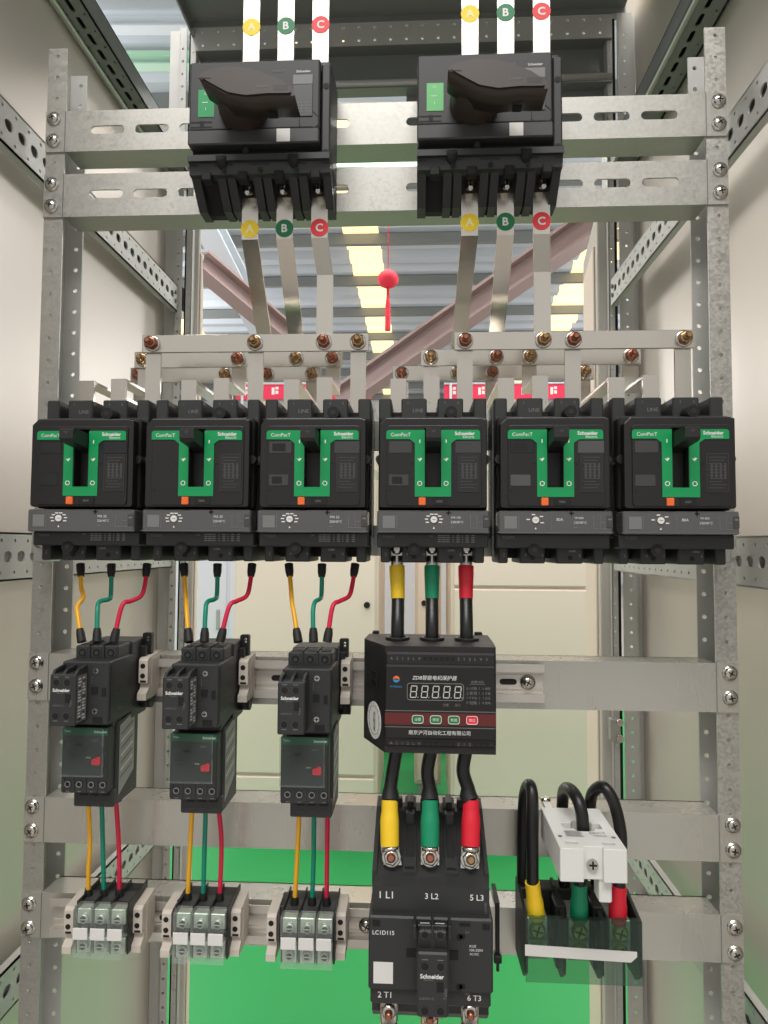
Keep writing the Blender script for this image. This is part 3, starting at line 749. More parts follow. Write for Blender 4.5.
breaker(4, 'black breaker with green face and unused lower terminals, next to the thick-cable breaker', 3, (WD, True), (WM, False), WM)
breaker(5, 'unused black breaker with green face, last of the row against the spangled upright', 3, (WG, False), (WG, False), None)
# clear barrier sheets between breakers
for x, lb in (((BX[2]+BX[3])/2, 'clear barrier sheet between the small-contactor breakers and the thick-cable breaker'), ((BX[3]+BX[4])/2, 'clear plastic barrier sheet between the thick-cable breaker and its unused neighbour')):
    b = MB(); b.box(x-.0006, x+.0006, -.085, -.006, -.01, .135, CLEAR); b.box(x-.0022, x+.0022, -.06, -.006, .07, .075, CLEAR)
    solo('phase_barrier', b, lb, 'barrier', (x, -.03, -.01), 'clear barriers between breakers')
# screws beside the breaker row
for px, lb in ((723, 'galvanised lug with a screw beside the last breaker by the spangled upright'), (41, 'galvanised lug with a screw beside the first breaker, by the small-contactor upright')):
    q = at(px, 541, -.03); t = thing('fixing_lug', lb, 'bracket', q)
    b = MB(); b.box(-.008, .008, 0, .0255, -.022, .022, GALVD, .001); part('plate', b, t)
    o_ = part('screw', screw_mb, t, key='screw')

# ================================================================== BUSBARS
Y1, Y2, Y3 = -.014, .048, .118
ZT, ZB = .2262, .2068
def bus_bolt(m):
    def f():
        b = MB(); b.lathe((0, 0, 0), (0, -1, 0), [(0, .0086), (.0016, .0086), (.0016, .0070)], SCREW, 18)
        b.lathe((0, -.0016, 0), (0, -1, 0), [(0, .0072), (.0058, .0070), (.0062, .0045)], m, 6); b.lathe((0, -.0070, 0), (0, -1, 0), [(0, .0040), (.0075, .0038), (.0090, .0022)], m, 12)
        return b
    return f
def busbar(y, x0, x1, bolts, label, grp):
    t = thing('busbar', label, 'busbar', ((x0+x1)/2, y, ZB), grp); og = t.location
    b = MB(); b.box(x0, x1, y-.0015, y+.0015, ZB, ZT, TIN, .0005); part('bar', b, t, org=og)
    for k, x in enumerate(bolts):
        m_ = (BRASS, COPPER)[(k+int(y*100)) % 2]; o = part('bolt', bus_bolt(m_), t, key='busbolt'+m_.name); o.location = (x-og.x, -.0015, (ZB+ZT)/2-ZB)
POLE = [(BX[i]-.035, BX[i], BX[i]+.035) for i in range(6)]
# x of the dropper bars: group 1 and group 2
SWX = [[-.117+1.05*(-.052+.0355*k) for k in (1, 2, 3)], [.1160+1.05*(-.052+.0355*k) for k in (1, 2, 3)]]
SWLOW = [[-.1455, -.0958, -.0550], [.0935, .1340, .1760]]
for g in (0, 1):
    nm = ('small-contactor breakers', 'thick-cable breaker and the unused ones')[g]
    P = POLE[3*g:3*g+3]
    for ph, y, nmy in ((2, Y1, 'front'), (1, Y2, 'middle'), (0, Y3, 'rear')):
        xs_ = sorted([p[ph] for p in P]+[SWLOW[g][ph]])
        busbar(y, xs_[0]-.0115, xs_[-1]+.0115, xs_, '%s horizontal tinned busbar above the %s' % (nmy, nm), 'horizontal tinned busbars above the breakers')
    for i, p in enumerate(P):
        who = [('breaker nearest the small-contactor upright', 'middle of the small-contactor breakers', 'breaker above the contactor by the motor protector'), ('thick-cable breaker', 'unused breaker beside the thick-cable one', 'unused breaker by the spangled upright')][g][i]
        for ph, y in ((2, Y1), (1, Y2), (0, Y3)):
            x = p[ph]; b = MB(); pn = ('first', 'second', 'third')[ph]
            if ph == 2: b.strip([(x, y+.0032, .118), (x, y+.0032, ZT-.0008)], .0165, .003, TIN)
            else: b.strip([(x, -.017, .118), (x, -.017, .1745+.002*ph), (x, y+.0032, .1745+.002*ph), (x, y+.0032, ZT-.0008)], .0165, .003, TIN)
            solo('riser_bar', b, 'tinned riser bar, %s pole of the %s' % (pn, who), 'busbar', (x, -.015, .118), 'tinned riser bars out of the breakers')
def disc_sticker(x, y, z, letter, m, lw, tilt=0):
    def f():
        b = MB(); F = front(0)
        b.prism(circ(0, 0, .0096, 28), 0, .0003, m, F); b.text(letter, 0, 0, .0004, lw, F, height=.0088, bold=.03); return b
    return f
LETY = mat('pale_letter', (250, 240, 180), .6)
for g in (0, 1):
    sw = ('rotary switch with the dark green window', 'rotary switch with the pale green window')[g]
    for ph in (0, 1, 2):
        x = SWX[g][ph]; y = (Y3, Y2, Y1)[ph]; let = 'ABC'[ph]; m_ = (STY, STG, STR)[ph]
        cn = ('yellow', 'green', 'red')[ph]
        ys = -.0235; zt = (.3367, .3395)[g]
        t = thing('dropper_bar', 'tinned busbar with %s disc %s hanging below the %s' % (cn, let, sw), 'busbar', (x, ys, .370), 'lettered busbars of the two rotary switches')
        og = t.location; b = MB()
        xl = SWLOW[g][ph]; yb = y+.0032+(0 if ph == 2 else 0); zk = .326
        if ph == 2: b.strip([(x, ys, .385), (x, ys, zk), (xl, yb, zk-.035), (xl, yb, ZB+.0008)], .0175, .003, TIN)
        else: b.strip([(x, ys, .385), (x, ys, zk), (xl, yb, ZT+.006), (xl, yb, ZB+.0008)], .0175, .003, TIN)
        part('bar', b, t, org=og)
        o = part('letter_disc', disc_sticker(0, 0, 0, let, m_, WHITE if ph else LETY), t, key='disc'+let); o.location = (0, -.0016, zt-.370)
        zt2 = (.5550, .5615)[g]; y2 = -.030
        t = thing('feeder_bar', 'tinned busbar with %s disc %s rising above the %s' % (cn, let, sw), 'busbar', (x, y2, .480), 'lettered busbars of the two rotary switches')
        og = t.location; b = MB(); b.strip([(x, y2, .475), (x, y2, .85)], .0175, .003, TIN); part('bar', b, t, org=og)
        o = part('letter_disc', disc_sticker(0, 0, 0, let, m_, WHITE if ph else LETY), t, key='disc'+let); o.location = (0, -.0016, zt2-.480)

# ================================================================== DIN RAILS
def din_rail(x0, x1, zc, label, holes):
    b = MB(); X = sidex()
    prof = [(-.002, -.0125), (-.0100, -.0125), (-.0100, -.0195), (-.0112, -.0195), (-.0112, -.0113), (-.0034, -.0113), (-.0034, .0113), (-.0112, .0113), (-.0112, .0195), (-.0100, .0195), (-.0100, .0125), (-.002, .0125)]
    b.prism([(y, z+zc) for y, z in prof], x0, x1, RAIL, X)
    for z in (-.0062, .0062): b.box(x0, x1, -.0046, -.0034, zc+z-.0012, zc+z+.0012, RAIL)
    for x in holes: b.prism(slot(x, zc, .009, .003), 0, .0003, DARK, front(-.0034))
    return solo('mounting_rail', b, label, 'rail', ((x0+x1)/2, 0, zc), 'aluminium mounting rails on the crossbars')
din_rail(-.2450, .1760, -.1400, 'aluminium rail on the middle crossbar carrying the small contactors and the motor protector', [-.205, -.175, -.10, .14])
din_rail(-.3380, .0700, -.3905, 'aluminium rail on the lowest crossbar carrying the three small terminal blocks', [-.29, -.215, -.19, -.10])
for x, z, lb in ((.1600, -.1400, 'cross-head screw in the bare end of the middle rail'), (-.0060, -.3905, 'cross-head screw in the lowest rail beside the third small terminal block')):
    o_ = part('rail_screw', screw_mb, None, key='screw'); o_.location = (x, -.0046, z); o_['label'] = lb; o_['category'] = 'screw'; o_['group'] = 'rail screws'

def end_stop_mb():
    b = MB(); X = sidex()
    b.prism(rp([(-.0112, -.018), (-.030, -.0205), (-.047, -.0205), (-.047, -.0140), (-.0405, -.0100), (-.0390, -.0050), (-.0440, -.0035), (-.0440, .0190, .001), (-.0410, .0215, .002), (-.0112, .0240)]), -.0046, .0046, CREAM, X)
    b.box(-.0050, .0050, -.034, -.0112, -.017, .021, CREAM, .001)
    for z in (.0135, .0035): b.cyl((-.0005, -.0443, z), (-.0005, -.038, z), .0026, DARK, 12)
    b.prism(rect(-.0030, .0030, -.0030, -.0010), 0, .0003, DARK, front(-.0440))
    return b
def end_stop(x, zc, label, dy=.006):
    o = part('rail_end_stop', end_stop_mb, None, key='endstop'); o.location = (x, dy, zc); o['label'] = label; o['category'] = 'end stop'; o['group'] = 'beige end stops on the rails'

# ================================================================== SMALL CONTACTORS AND OVERLOAD RELAYS
def cross(b, x, z, y, r, m=GREYP):
    b.cyl((x, y, z), (x, y+.004, z), r, SCREW, 12); b.flat(rect(x-r*.7, x+r*.7, z-r*.16, z+r*.16), .0002, DARK, front(y)); b.flat(rect(x-r*.16, x+r*.16, z-r*.7, z+r*.7), .00025, DARK, front(y))
def hole(b, x, z, y, r=.0036, m=DARK):
    b.prism(circ(x, z, r, 14), 0, .0004, m, front(y)); b.plate(circ(x, z, r*1.18, 14), [circ(x, z, r, 14)], 0, .0006, CHARL, front(y))
def ct_body():
    b = MB()
    b.box(-.0225, .0225, -.050, -.0115, -.0400, .0370, CHAR, .0010)
    b.box(-.0225, .0225, -.100, -.048, -.0330, .0250, CHAR, .0012)
    b.box(-.0215, .0205, -.078, -.048, .0240, .0365, CHAR, .0012)
    b.box(-.0205, .0205, -.085, -.048, -.0400, -.0320, CHAR, .0012)
    for x in (-.0145, -.0005, .0135):
        hole(b, x, .0300, -.078, .0040); b.cyl((x, -.0790, .0296), (x, -.0780, .0296), .0018, CHARL, 10)
        b.box(x-.0048, x+.0048, -.072, -.058, .0360, .0370, DARK)
    for x in (-.0075, .0065): b.box(x-.0008, x+.0008, -.0795, -.05, .0250, .0385, CHAR)
    for z in (.0165, -.0205): cross(b, .0095, z, -.1004, .0026)
    F = front(-.1000)
    b.prism(rect(.0062, .0120, -.0045, .0020, .0005), 0, .0008, DARK, F); b.prism(rect(.0160, .0195, -.0065, .0010, .0005), 0, .0008, DARK, F)
    for z in (.0060, .0080, .0100, -.0105, -.0125): b.flat(rect(.0060, .0125, z, z+.0006), .0002, CHARL, F)
    b.flat(rect(.0060, .0063, .0050, .0120), .0002, GREYP, F); b.prism(rect(.0080, .0170, -.0310, -.0255), 0, .0005, DARK, F)
    S = sidex(.0225, 1)
    for k, (u, v, w) in enumerate(((-.090, .012, .020), (-.090, .004, .014), (-.088, -.008, .018), (-.075, -.016, .02))): b.flat(rect(u, u+w, v, v+.0008), .0003, CHARL, S)
    b.text('TeSys', -.078, -.022, .0003, GREYP, S, width=.010)
    b.prism(rect(-.097, -.090, -.030, .022), 0, .0004, BLACK, S)
    # mounting ears and spring latch at the rail side
    b.plate(rect(.0205, .0300, .0180, .0420, .002), [slot(.0262, .0345, .0014, .0013, 4), slot(.0262, .0375, .0014, .0013, 4)], 0, .006, BLACK, front(-.014))
    b.box(.0215, .0275, -.030, -.0115, -.028, .030, BLACK, .001)
    b.cyl((.0215, -.022, -.0270), (.0330, -.022, -.0270), .0075, BLACK, 14)
    return b
def ct_aux(lab):
    def f():
        b = MB()
        b.box(-.0222, .0020, -.1215, -.0995, -.0290, .0170, CHAR, .0010)
        for x in (-.0205, -.0100, .0005): b.prism([(-.0995, .0165), (-.1205, .0165), (-.1160, .0205), (-.0995, .0225)], x-.0012, x+.0012, CHAR, sidex())
        F = front(-.1215)
        for x in (-.0160, -.0060):
            for z, s in ((.0098, 1), (-.0200, -1)):
                hole(b, x, z, -.1215, .0030); b.flat(rect(x-.0022, x+.0022, z+s*.0046, z+s*.0046+.0007), .0003, GREYP, F)
        b.text('Schneider', -.0112, .0030, .0002, WHITE, F, width=.0160, bold=.03); b.text('Electric', -.0120, .0005, .0002, GREYP, F, width=.006)
        b.text('LADN11C', -.0140, -.0105, .0002, GREYP, F, width=.0100); b.text('TeSys', -.0022, -.0085, .0002, GREYP, F, width=.0060, rot=PI/2)
        b.prism(rect(-.0075, -.0028, -.0080, -.0005), 0, .0006, DARK, F)
        if lab:
            S = sidex(.0020, 1); b.flat(rect(-.1195, -.1020, -.0270, .0150), .0003, LABELG, S)
            for k in range(14):
                for j in range(2): b.flat(rect(-.1180+.008*j, -.1120+.0075*j-.001*(k % 3), -.0250+.0028*k, -.0236+.0028*k), .0005, STICK if (k*2+j) % 5 else CHAR, S)
        return b
    return f
def ol_body():
    b = MB()
    b.box(-.0225, .0225, -.078, -.0300, -.0330, .0310, CHAR, .0012)
    b.box(-.0165, .0225, -.083, -.0300, -.0480, -.0315, CHAR, .0012)
    b.prism([(-.078, .029), (-.03, .036), (-.03, .0300)], -.0225, .0225, CHAR, sidex())
    for x in (-.0065, .0040, .0150): b.prism(rect(x-.0040, x+.0040, -.0370, -.0325), 0, .0005, DARK, front(-.083)); b.flat(rect(x-.003, x+.003, -.0435, -.0428), .0002, CHARL, front(-.083))
    for x in (-.0085, .0025, .0130): b.cyl((x+.002, -.060, -.0505), (x+.002, -.060, -.0470), .0052, BLACK, 12)
    return b
def ol_front():
    b = MB(); b.box(-.0240, .0205, -.0930, -.0770, -.0320, .0290, CHAR, .0012)
    F = front(-.0930)
    b.flat(rect(-.0238, .0203, .0215, .0285), .0002, GREEND, F); b.text('Schneider', .0130, .0250, .0003, WHITE, F, width=.0125, bold=.02); b.text('TeSys', -.0185, .0250, .0003, WHITE, F, width=.006)
    b.text('RESET', .0080, .0170, .0003, GREYP, F, width=.006); b.text('STOP', .0020, .0010, .0003, WHITE, F, width=.0045)
    b.prism(rect(-.0110, -.0050, .0115, .0140), 0, .0005, DARK, F); b.prism(circ(-.0150, .0020, .0040, 14), 0, .0005, BLACK, F); b.flat(rect(-.0180, -.0120, .0017, .0024), .0007, LABELD, F); b.flat(rect(-.0195, -.015, .0120, .0138), .0004, LABELD, F)
    for x in (-.0170, -.0060, .0055, .0165):
        b.cyl((x, -.0935, -.0235), (x, -.0925, -.0235), .0034, DARK, 12); b.plate(circ(x, -.0235, .0030, 12), [circ(x, -.0235, .0021, 12)], 0, .0008, LABELG, front(-.0935))
        b.flat(rect(x-.0015, x+.0015, -.0305, -.0299), .0002, GREYP, F)
    for x in (-.0210, -.0115, 0, .0110): b.box(x-.0006, x+.0006, -.0938, -.092, -.0290, -.0180, CHAR)
    return b
def ol_cover():
    b = MB(); b.box(-.0245, .0175, -.0968, -.0955, -.0150, .0288, CLEAR2, .0004)
    b.box(.0163, .0175, -.0968, -.0930, -.0150, .0060, CLEAR); b.box(.0163, .0175, -.0968, -.0930, .0120, .0280, CLEAR); b.box(-.0245, .0175, -.0968, -.0930, -.0157, -.0147, CLEAR)
    return b
def ol_button():
    b = MB(); b.prism(rp([(.0060, -.0050, .001), (.0140, -.0050, .001), (.0140, .0020, .001), (.0105, .0020, .001), (.0090, .0005, .001), (.0060, .0000, .001)]), 0, .0022, REDBTN, front(-.0930)); return b
OLAB = mat('pale_rating_label', (168, 168, 164), .5)
def ol_label():
    b = MB(); S = sidex(.0225, 1); b.flat([(-.0740, -.0400), (-.0400, -.0250), (-.0400, .0330), (-.0740, .0260)], .0004, OLAB, S)
    for k in range(7): b.flat([(-.0710, -.0250+.0068*k), (-.0440, -.0180+.0068*k), (-.0440, -.0160+.0068*k), (-.0710, -.0230+.0068*k)], .0006, STICK if k % 2 else GREYP, S)
    return b
CX = [-.2625, -.1592, -.0554]
CDZ = [0, -.0008, -.0035]
WHO = ['nearest the upright', 'in the middle of the three', 'next to the motor protector']
for i in range(3):
    t = thing('contactor', 'small black contactor with a clipped-on front block, %s' % WHO[i], 'contactor', (CX[i], -.0005, -.1340+CDZ[i]), 'small contactors on the middle rail')
    part('body', ct_body, t, key='ct_body')
    part('auxiliary_block', ct_aux(i < 2), t, key='ct_aux%d' % (i < 2))
    t = thing('overload_relay', 'thermal overload relay with red button under the small contactor %s' % WHO[i], 'relay', (CX[i]-.0005, -.0005, (-.2000, -.2035, -.2045)[i]), 'overload relays under the small contactors')
    part('body', ol_body, t, key='ol_body'); part('front_panel', ol_front, t, key='ol_front'); part('clear_cover', ol_cover, t, key='ol_cover'); part('red_button', ol_button, t, key='ol_btn'); part('side_label', ol_label, t, key='ol_label')
    end_stop(CX[i]+.0290, -.1370, 'beige end stop on the middle rail beside the small contactor %s' % ('nearest the upright', 'in the middle', 'next to the motor protector')[i])

# ================================================================== SMALL TERMINAL BLOCKS
METAL = mat('terminal_metal', (206, 212, 202), .35, .6)
def tb_body():
    b = MB()
    b.box(-.0252, .0252, -.052, -.0112, -.0235, .0200, BLACK, .0010)
    b.box(-.0330, -.0250, -.040, -.0112, -.0200, .0180, BLACK, .001)
    for k in range(4): x = -.0252+.0168*k; b.box(x-.0007, x+.0007, -.060, -.014, -.0240, .0245, BLACK)
    for k in range(3): x = -.0168+.0168*k; b.box(x-.0074, x+.0074, -.050, -.030, .0195, .0204, CHARL)
    return b
def tb_cell():
    b = MB()
    b.box(-.0070, .0070, -.0625, -.052, .0050, .0190, METAL, .0006); b.box(-.0070, .0070, -.0625, -.052, -.0225, -.0075, METAL, .0006)
    for z in (.0105, -.0150):
        b.lathe((0, -.0625, z), (0, -1, 0), [(0, .0048), (.0022, .0048), (.0030, .0036)], METAL, 14); b.prism(circ(0, z, .0030, 12), .0030, .0033, DARK, front(-.0625)); b.flat(rect(-.0034, .0034, z-.0005, z+.0005), .0036, METAL, front(-.0625))
    return b
def tb_cover():
    b = MB(); b.box(-.0080, .0080, -.0700, -.0690, -.0240, .0228, CLEAR, .0003)
    b.box(-.0080, .0080, -.0690, -.0560, .0218, .0228, CLEAR); b.box(-.0080, .0080, -.0690, -.0560, -.0240, -.0230, CLEAR)
    b.box(-.0080, -.0072, -.0690, -.0560, -.0230, .0218, CLEAR); b.box(.0072, .0080, -.0690, -.0560, -.0230, .0218, CLEAR)
    return b
def tb_tag():
    b = MB(); b.box(-.0072, .0072, -.0712, -.0700, -.0058, .0052, STICK, .0004); return b
TWHO = ['nearest the upright', 'in the middle', 'beside the large contactor']
TX = [-.2588, -.1612, -.0580]; TDZ = [.0015, .0005, -.0005]
for i in range(3):
    t = thing('terminal_block', 'small three-pole terminal block with clear covers, the one %s' % TWHO[i], 'terminal block', (TX[i], -.0005, -.3730+TDZ[i]), 'small terminal blocks on the lowest rail')
    part('body', tb_body, t, key='tb_body')
    for k in range(3):
        c = part('contact', tb_cell, t, key='tb_cell'); c.location = (-.0168+.0168*k, 0, 0)
        c2 = part('clear_cover', tb_cover, t, key='tb_cover'); c2.location = (-.0168+.0168*k, 0, 0)
        c3 = part('white_tag', tb_tag, c2, key='tb_tag')
    end_stop(TX[i]-.0360, -.3775, 'beige end stop on the upright side of the small terminal block %s' % TWHO[i], -.012)
    end_stop(TX[i]+.0305, -.3775, 'beige end stop on the large-contactor side of the small terminal block %s' % TWHO[i], -.006)

# ================================================================== CONTROL WIRES
WCOL = [('yellow', YEL), ('green', GRN), ('red', RED)]
UP = [ # (pixel, pixel) runs from the breaker down to the contactor
 [[(80.6, 566), (81.5, 588), (83.5, 597), (77.5, 606), (78, 616), (81.5, 640)], [(111.5, 566), (111, 594), (109, 599), (99.5, 602), (97.5, 612), (97, 640)], [(147, 566), (145, 585), (141, 596), (131, 601), (122, 606), (114, 640)]],
 [[(184, 566), (185.5, 590), (186.5, 604), (187, 616), (189, 640)], [(217.5, 566), (217, 594), (215, 599), (207.5, 602), (205.5, 612), (204.5, 640)], [(252, 566), (250, 584), (246.5, 596), (237, 601), (229, 607), (220.5, 640)]],
 [[(289, 566), (291, 588), (292, 602), (294.5, 616), (298, 640)], [(322, 566), (321.5, 594), (319.5, 599), (315, 602), (313, 612), (313.5, 640)], [(355, 566), (352.5, 584), (349, 596), (340, 601), (332.5, 607), (327.5, 640)]]]
DN = [ # overload relay down to the terminal block
 [[(85, 778), (88, 800), (90, 840), (88.5, 870), (88.5, 898)], [(99.5, 778), (101.5, 800), (103, 850), (104, 898)], [(114, 778), (116, 800), (119, 850), (119.5, 898)]],
 [[(192.5, 783), (192, 810), (190, 850), (187.5, 902)], [(205, 783), (205.5, 810), (204.5, 850), (203, 902)], [(218, 783), (219, 810), (221.5, 845), (219.5, 902)]],
 [[(299, 792), (299, 820), (297, 860), (294.5, 906)], [(313.5, 792), (314, 820), (313.5, 860), (312, 906)], [(327.5, 792), (327.5, 820), (327, 860), (326.5, 906)]]]
def wire(pts, r, m, label, grp, ferr, cat='wire', seg=10):
    P = [Vector(p) for p in pts]; t = thing('control_wire', label, cat, P[0], grp); og = t.location
    b = MB(); b.tube(P, r, m, seg); part('insulation', b, t, org=og)
    for end, d in ((0, 1), (-1, -1)):
        a = P[end]; c = P[end+d]; dr = (c-a).normalized()
        b = MB(); b.tube([a-dr*.002, a+dr*(ferr*.55), a+dr*ferr], r*1.7, RUBBER, 10, smoothpath=False, rads=[r*1.95, r*1.85, r*1.45]); part('end_sleeve', b, t, org=og)
for i in range(3):
    for ph in range(3):
        cn, m = WCOL[ph]; n = len(UP[i][ph]); pts = []
        for k, (px, py) in enumerate(UP[i][ph]):
            s_ = k/(n-1); pts.append(at(px, py, -.030-.036*s_))
        wire(pts, .0023, m, '%s jogged wire down to the small contactor %s' % (cn, WHO[i]), 'control wires above the small contactors', .0115)
        n = len(DN[i][ph]); pts = []
        for k, (px, py) in enumerate(DN[i][ph]):
            s_ = k/(n-1); pts.append(at(px, py, -.060+.020*s_))
        wire(pts, .0023, m, '%s straight wire down to the small terminal block %s' % (cn, TWHO[i]), 'control wires below the overload relays', .0100)

# ================================================================== MOTOR PROTECTOR
PO = Vector((.055, 0, -.137))
PC = [at(397.5, 640, -.060), at(432, 640, -.060), at(466.5, 640, -.060)]
t = thing('motor_protector', 'black digital motor protector with five-digit display, on the middle rail', 'protection relay', PO, None)
b = MB(); z0, z1 = -.1850, -.0900
plan = [(-.0040, -.020), (-.0060, -.058), (.0165, -.1045), (.1160, -.1045), (.1170, -.070), (.1170, -.020)]
b.plate(plan, [circ(p_.x, p_.y, .0082, 20) for p_ in PC], z0, z1, BLACK, flatz())
b.box(.0165, .1160, -.1075, -.100, -.1790, -.0950, BLACK, .002)
b.box(-.001, .006, -.020, -.012, -.1100, -.0875, BLACK, .001); b.box(.104, .112, -.020, -.012, -.1100, -.0875, BLACK, .001)
part('housing', b, t, org=PO)
b = MB(); b.box(.0165, .1155, -.1105, -.105, -.1715, -.1060, BLACK2, .0015); F = front(-.1105)
cx = .0660
b.text('ZDB智能电机保护器', .0610, -.1168, .0002, WHITE, F, width=.0395, shear=.2)
b.plate(rect(.0365, .0870, -.1368, -.1215, .003), [rect(.0371, .0864, -.1362, -.1221, .0026)], 0, .0005, LABELG, F)
b.prism(rect(.0371, .0864, -.1362, -.1221, .0026), 0, .0003, DARK, F)
SEG = mat('display_segment', (206, 206, 196), .5)
for d in range(5):
    ox = .0425+.0098*d; oz = -.1292; w, h = .0026, .0050
    for seg_ in ((-w, w, h-.0004, h+.0004), (-w, w, -.0004, .0004), (-w, w, -h-.0004, -h+.0004), (-w-.0004, -w+.0004, .0006, h-.0006), (w-.0004, w+.0004, .0006, h-.0006), (-w-.0004, -w+.0004, -h+.0006, -.0006), (w-.0004, w+.0004, -h+.0006, -.0006)):
        sh = .0006
        b.flat([(ox+seg_[0]+seg_[2]*.1, oz+seg_[2]), (ox+seg_[1]+seg_[2]*.1, oz+seg_[2]), (ox+seg_[1]+seg_[3]*.1, oz+seg_[3]), (ox+seg_[0]+seg_[3]*.1, oz+seg_[3])], .0005, SEG, F)
    b.flat(rect(ox+.0034, ox+.0041, oz-.0052, oz-.0045), .0005, SEG, F)
for a0, col in ((0, ORANGE), (PI, BLUE)):
    pts = [(.0270+.0030*math.cos(a0+k*PI/8), -.1185+.0030*math.sin(a0+k*PI/8)) for k in range(9)]+[(.0270+.0012*math.cos(a0+PI-.5), -.1185+.0012*math.sin(a0+PI-.5))]
    b.flat(pts, .0003, col, F)
b.text('沪河自动化', .0268, -.1250, .0002, BLUE, F, width=.0110)
b.text('故障代码', .0990, -.1200, .0002, GREYP, F, width=.0110); b.flat(rect(.0920, .1060, -.1222, -.1219), .0002, GREYP, F)
for r_, (l1, l2) in enumerate((('E-1过载', '5 堵转'), ('2 断相', '6 欠载'), ('3 不平衡', '7 过压'), ('P 短路', '8 漏电'))):
    z = -.1256-.0042*r_; b.text(l1, .0940, z, .0002, GREYP, F, width=.0090); b.text(l2, .1070, z, .0002, GREYP, F, width=.0070)
    b.flat(rect(.1005, .1008, z-.0012, z+.0012), .0002, LABELG, F)
b.text('设置', .0710, -.1405, .0002, GREYP, F, width=.0052); b.text('运行', .0815, -.1405, .0002, GREYP, F, width=.0050)
b.flat(rect(.0170, .1150, -.1585, -.1480), .0002, BANDR, F)
for z in (-.1462, -.1605): b.flat(rect(.0170, .1150, z-.0003, z+.0003), .0002, LABELG, F)
b.text('南京沪河自动化工程有限公司', .0655, -.1650, .0002, WHITE, F, width=.0545)
part('face_panel', b, t, org=PO)
for k, (m_, s_) in enumerate(((GRNBTN, '设置'), (GRNBTN, '移位'), (GRNBTN, '数据'), (REDBTN, '复位'))):
    xx = .0462+.0160*k; b = MB(); b.prism(rect(xx-.0052, xx+.0052, -.1570, -.1496, .0025), 0, .0012, m_, F)
    b.plate(rect(xx-.0052, xx+.0052, -.1570, -.1496, .0025), [rect(xx-.0047, xx+.0047, -.1565, -.1501, .0022)], .0012, .0016, STICK, F)
    b.text(s_, xx, -.1533, .0013, WHITE, F, width=.0056); part('push_button', b, t, org=PO, label=('red button' if k == 3 else None))
b = MB(); F2 = front(-.1075)
for z, seq in ((-.1005, 'XXXXXXHHHHHHXXXXXX'), (-.1755, 'XXXXXXHHHHHHXXXHHH')):
    for k, c in enumerate(seq):
        x = .0215+.0050*k+.001
        if c == 'H': b.prism(rect(x-.0018, x+.0018, z-.0016, z+.0016), 0, .0004, DARK, F2)
        else: b.text('AL22VD13N24'[(k*3) % 11], x, z, .0002, GREYP, F2, height=.0026, rot=.0)
part('terminal_strip', b, t, org=PO)
d_ = Vector((.0225, -.0465, 0)).normalized(); n_ = Vector((-d_.y*-1, 0, 0)); n_ = Vector((d_.y, -d_.x, 0)); n_ = n_ if n_.x < 0 else -n_
XS = Matrix(((d_.x, 0, n_.x, -.0060), (d_.y, 0, n_.y, -.0580), (0, 1, 0, 0), (0, 0, 0, 1)))
b = MB(); el = [(.0270+.0165*math.cos(2*PI*k/32), -.1620+.0170*math.sin(2*PI*k/32)) for k in range(32)]; b.prism(el, 0, .0004, STICK, XS)
el2 = [(.0270+.0125*math.cos(2*PI*k/32), -.1620+.0132*math.sin(2*PI*k/32)) for k in range(32)]; el3 = [(.0270+.0120*math.cos(2*PI*k/32), -.1620+.0128*math.sin(2*PI*k/32)) for k in range(32)]
b.plate(el2, [el3], .0004, .0006, GRNBTN, XS)
for k, ch in enumerate('合格证'): b.text(ch, .0285, -.1562-.0060*k, .0006, DARK, XS, width=.0058)
for k in range(16):
    a = 2*PI*k/16; b.text('NJHHZDH0'[k % 8], .0270+.0145*math.cos(a), -.1620+.0150*math.sin(a), .0006, GREYP, XS, height=.0018, rot=a-PI/2)
part('oval_sticker', b, t, org=PO, label='white oval sticker')
b = MB(); b.plate(rect(.0190, .0330, -.1320, -.1170), [rect(.0198, .0322, -.1312, -.1178)], 0, .0008, DARK, XS); b.prism(rect(.0198, .0322, -.1260, -.1240), 0, .0010, DARK, XS); part('side_catch', b, t, org=PO)
for p in PC:
    b = MB(); b.plate(circ(p.x, p.y, .0120, 24), [circ(p.x, p.y, .0080, 24)], -.0902, -.0872, BLACK2, flatz(), .0006); part('cable_eye', b, t, org=PO)

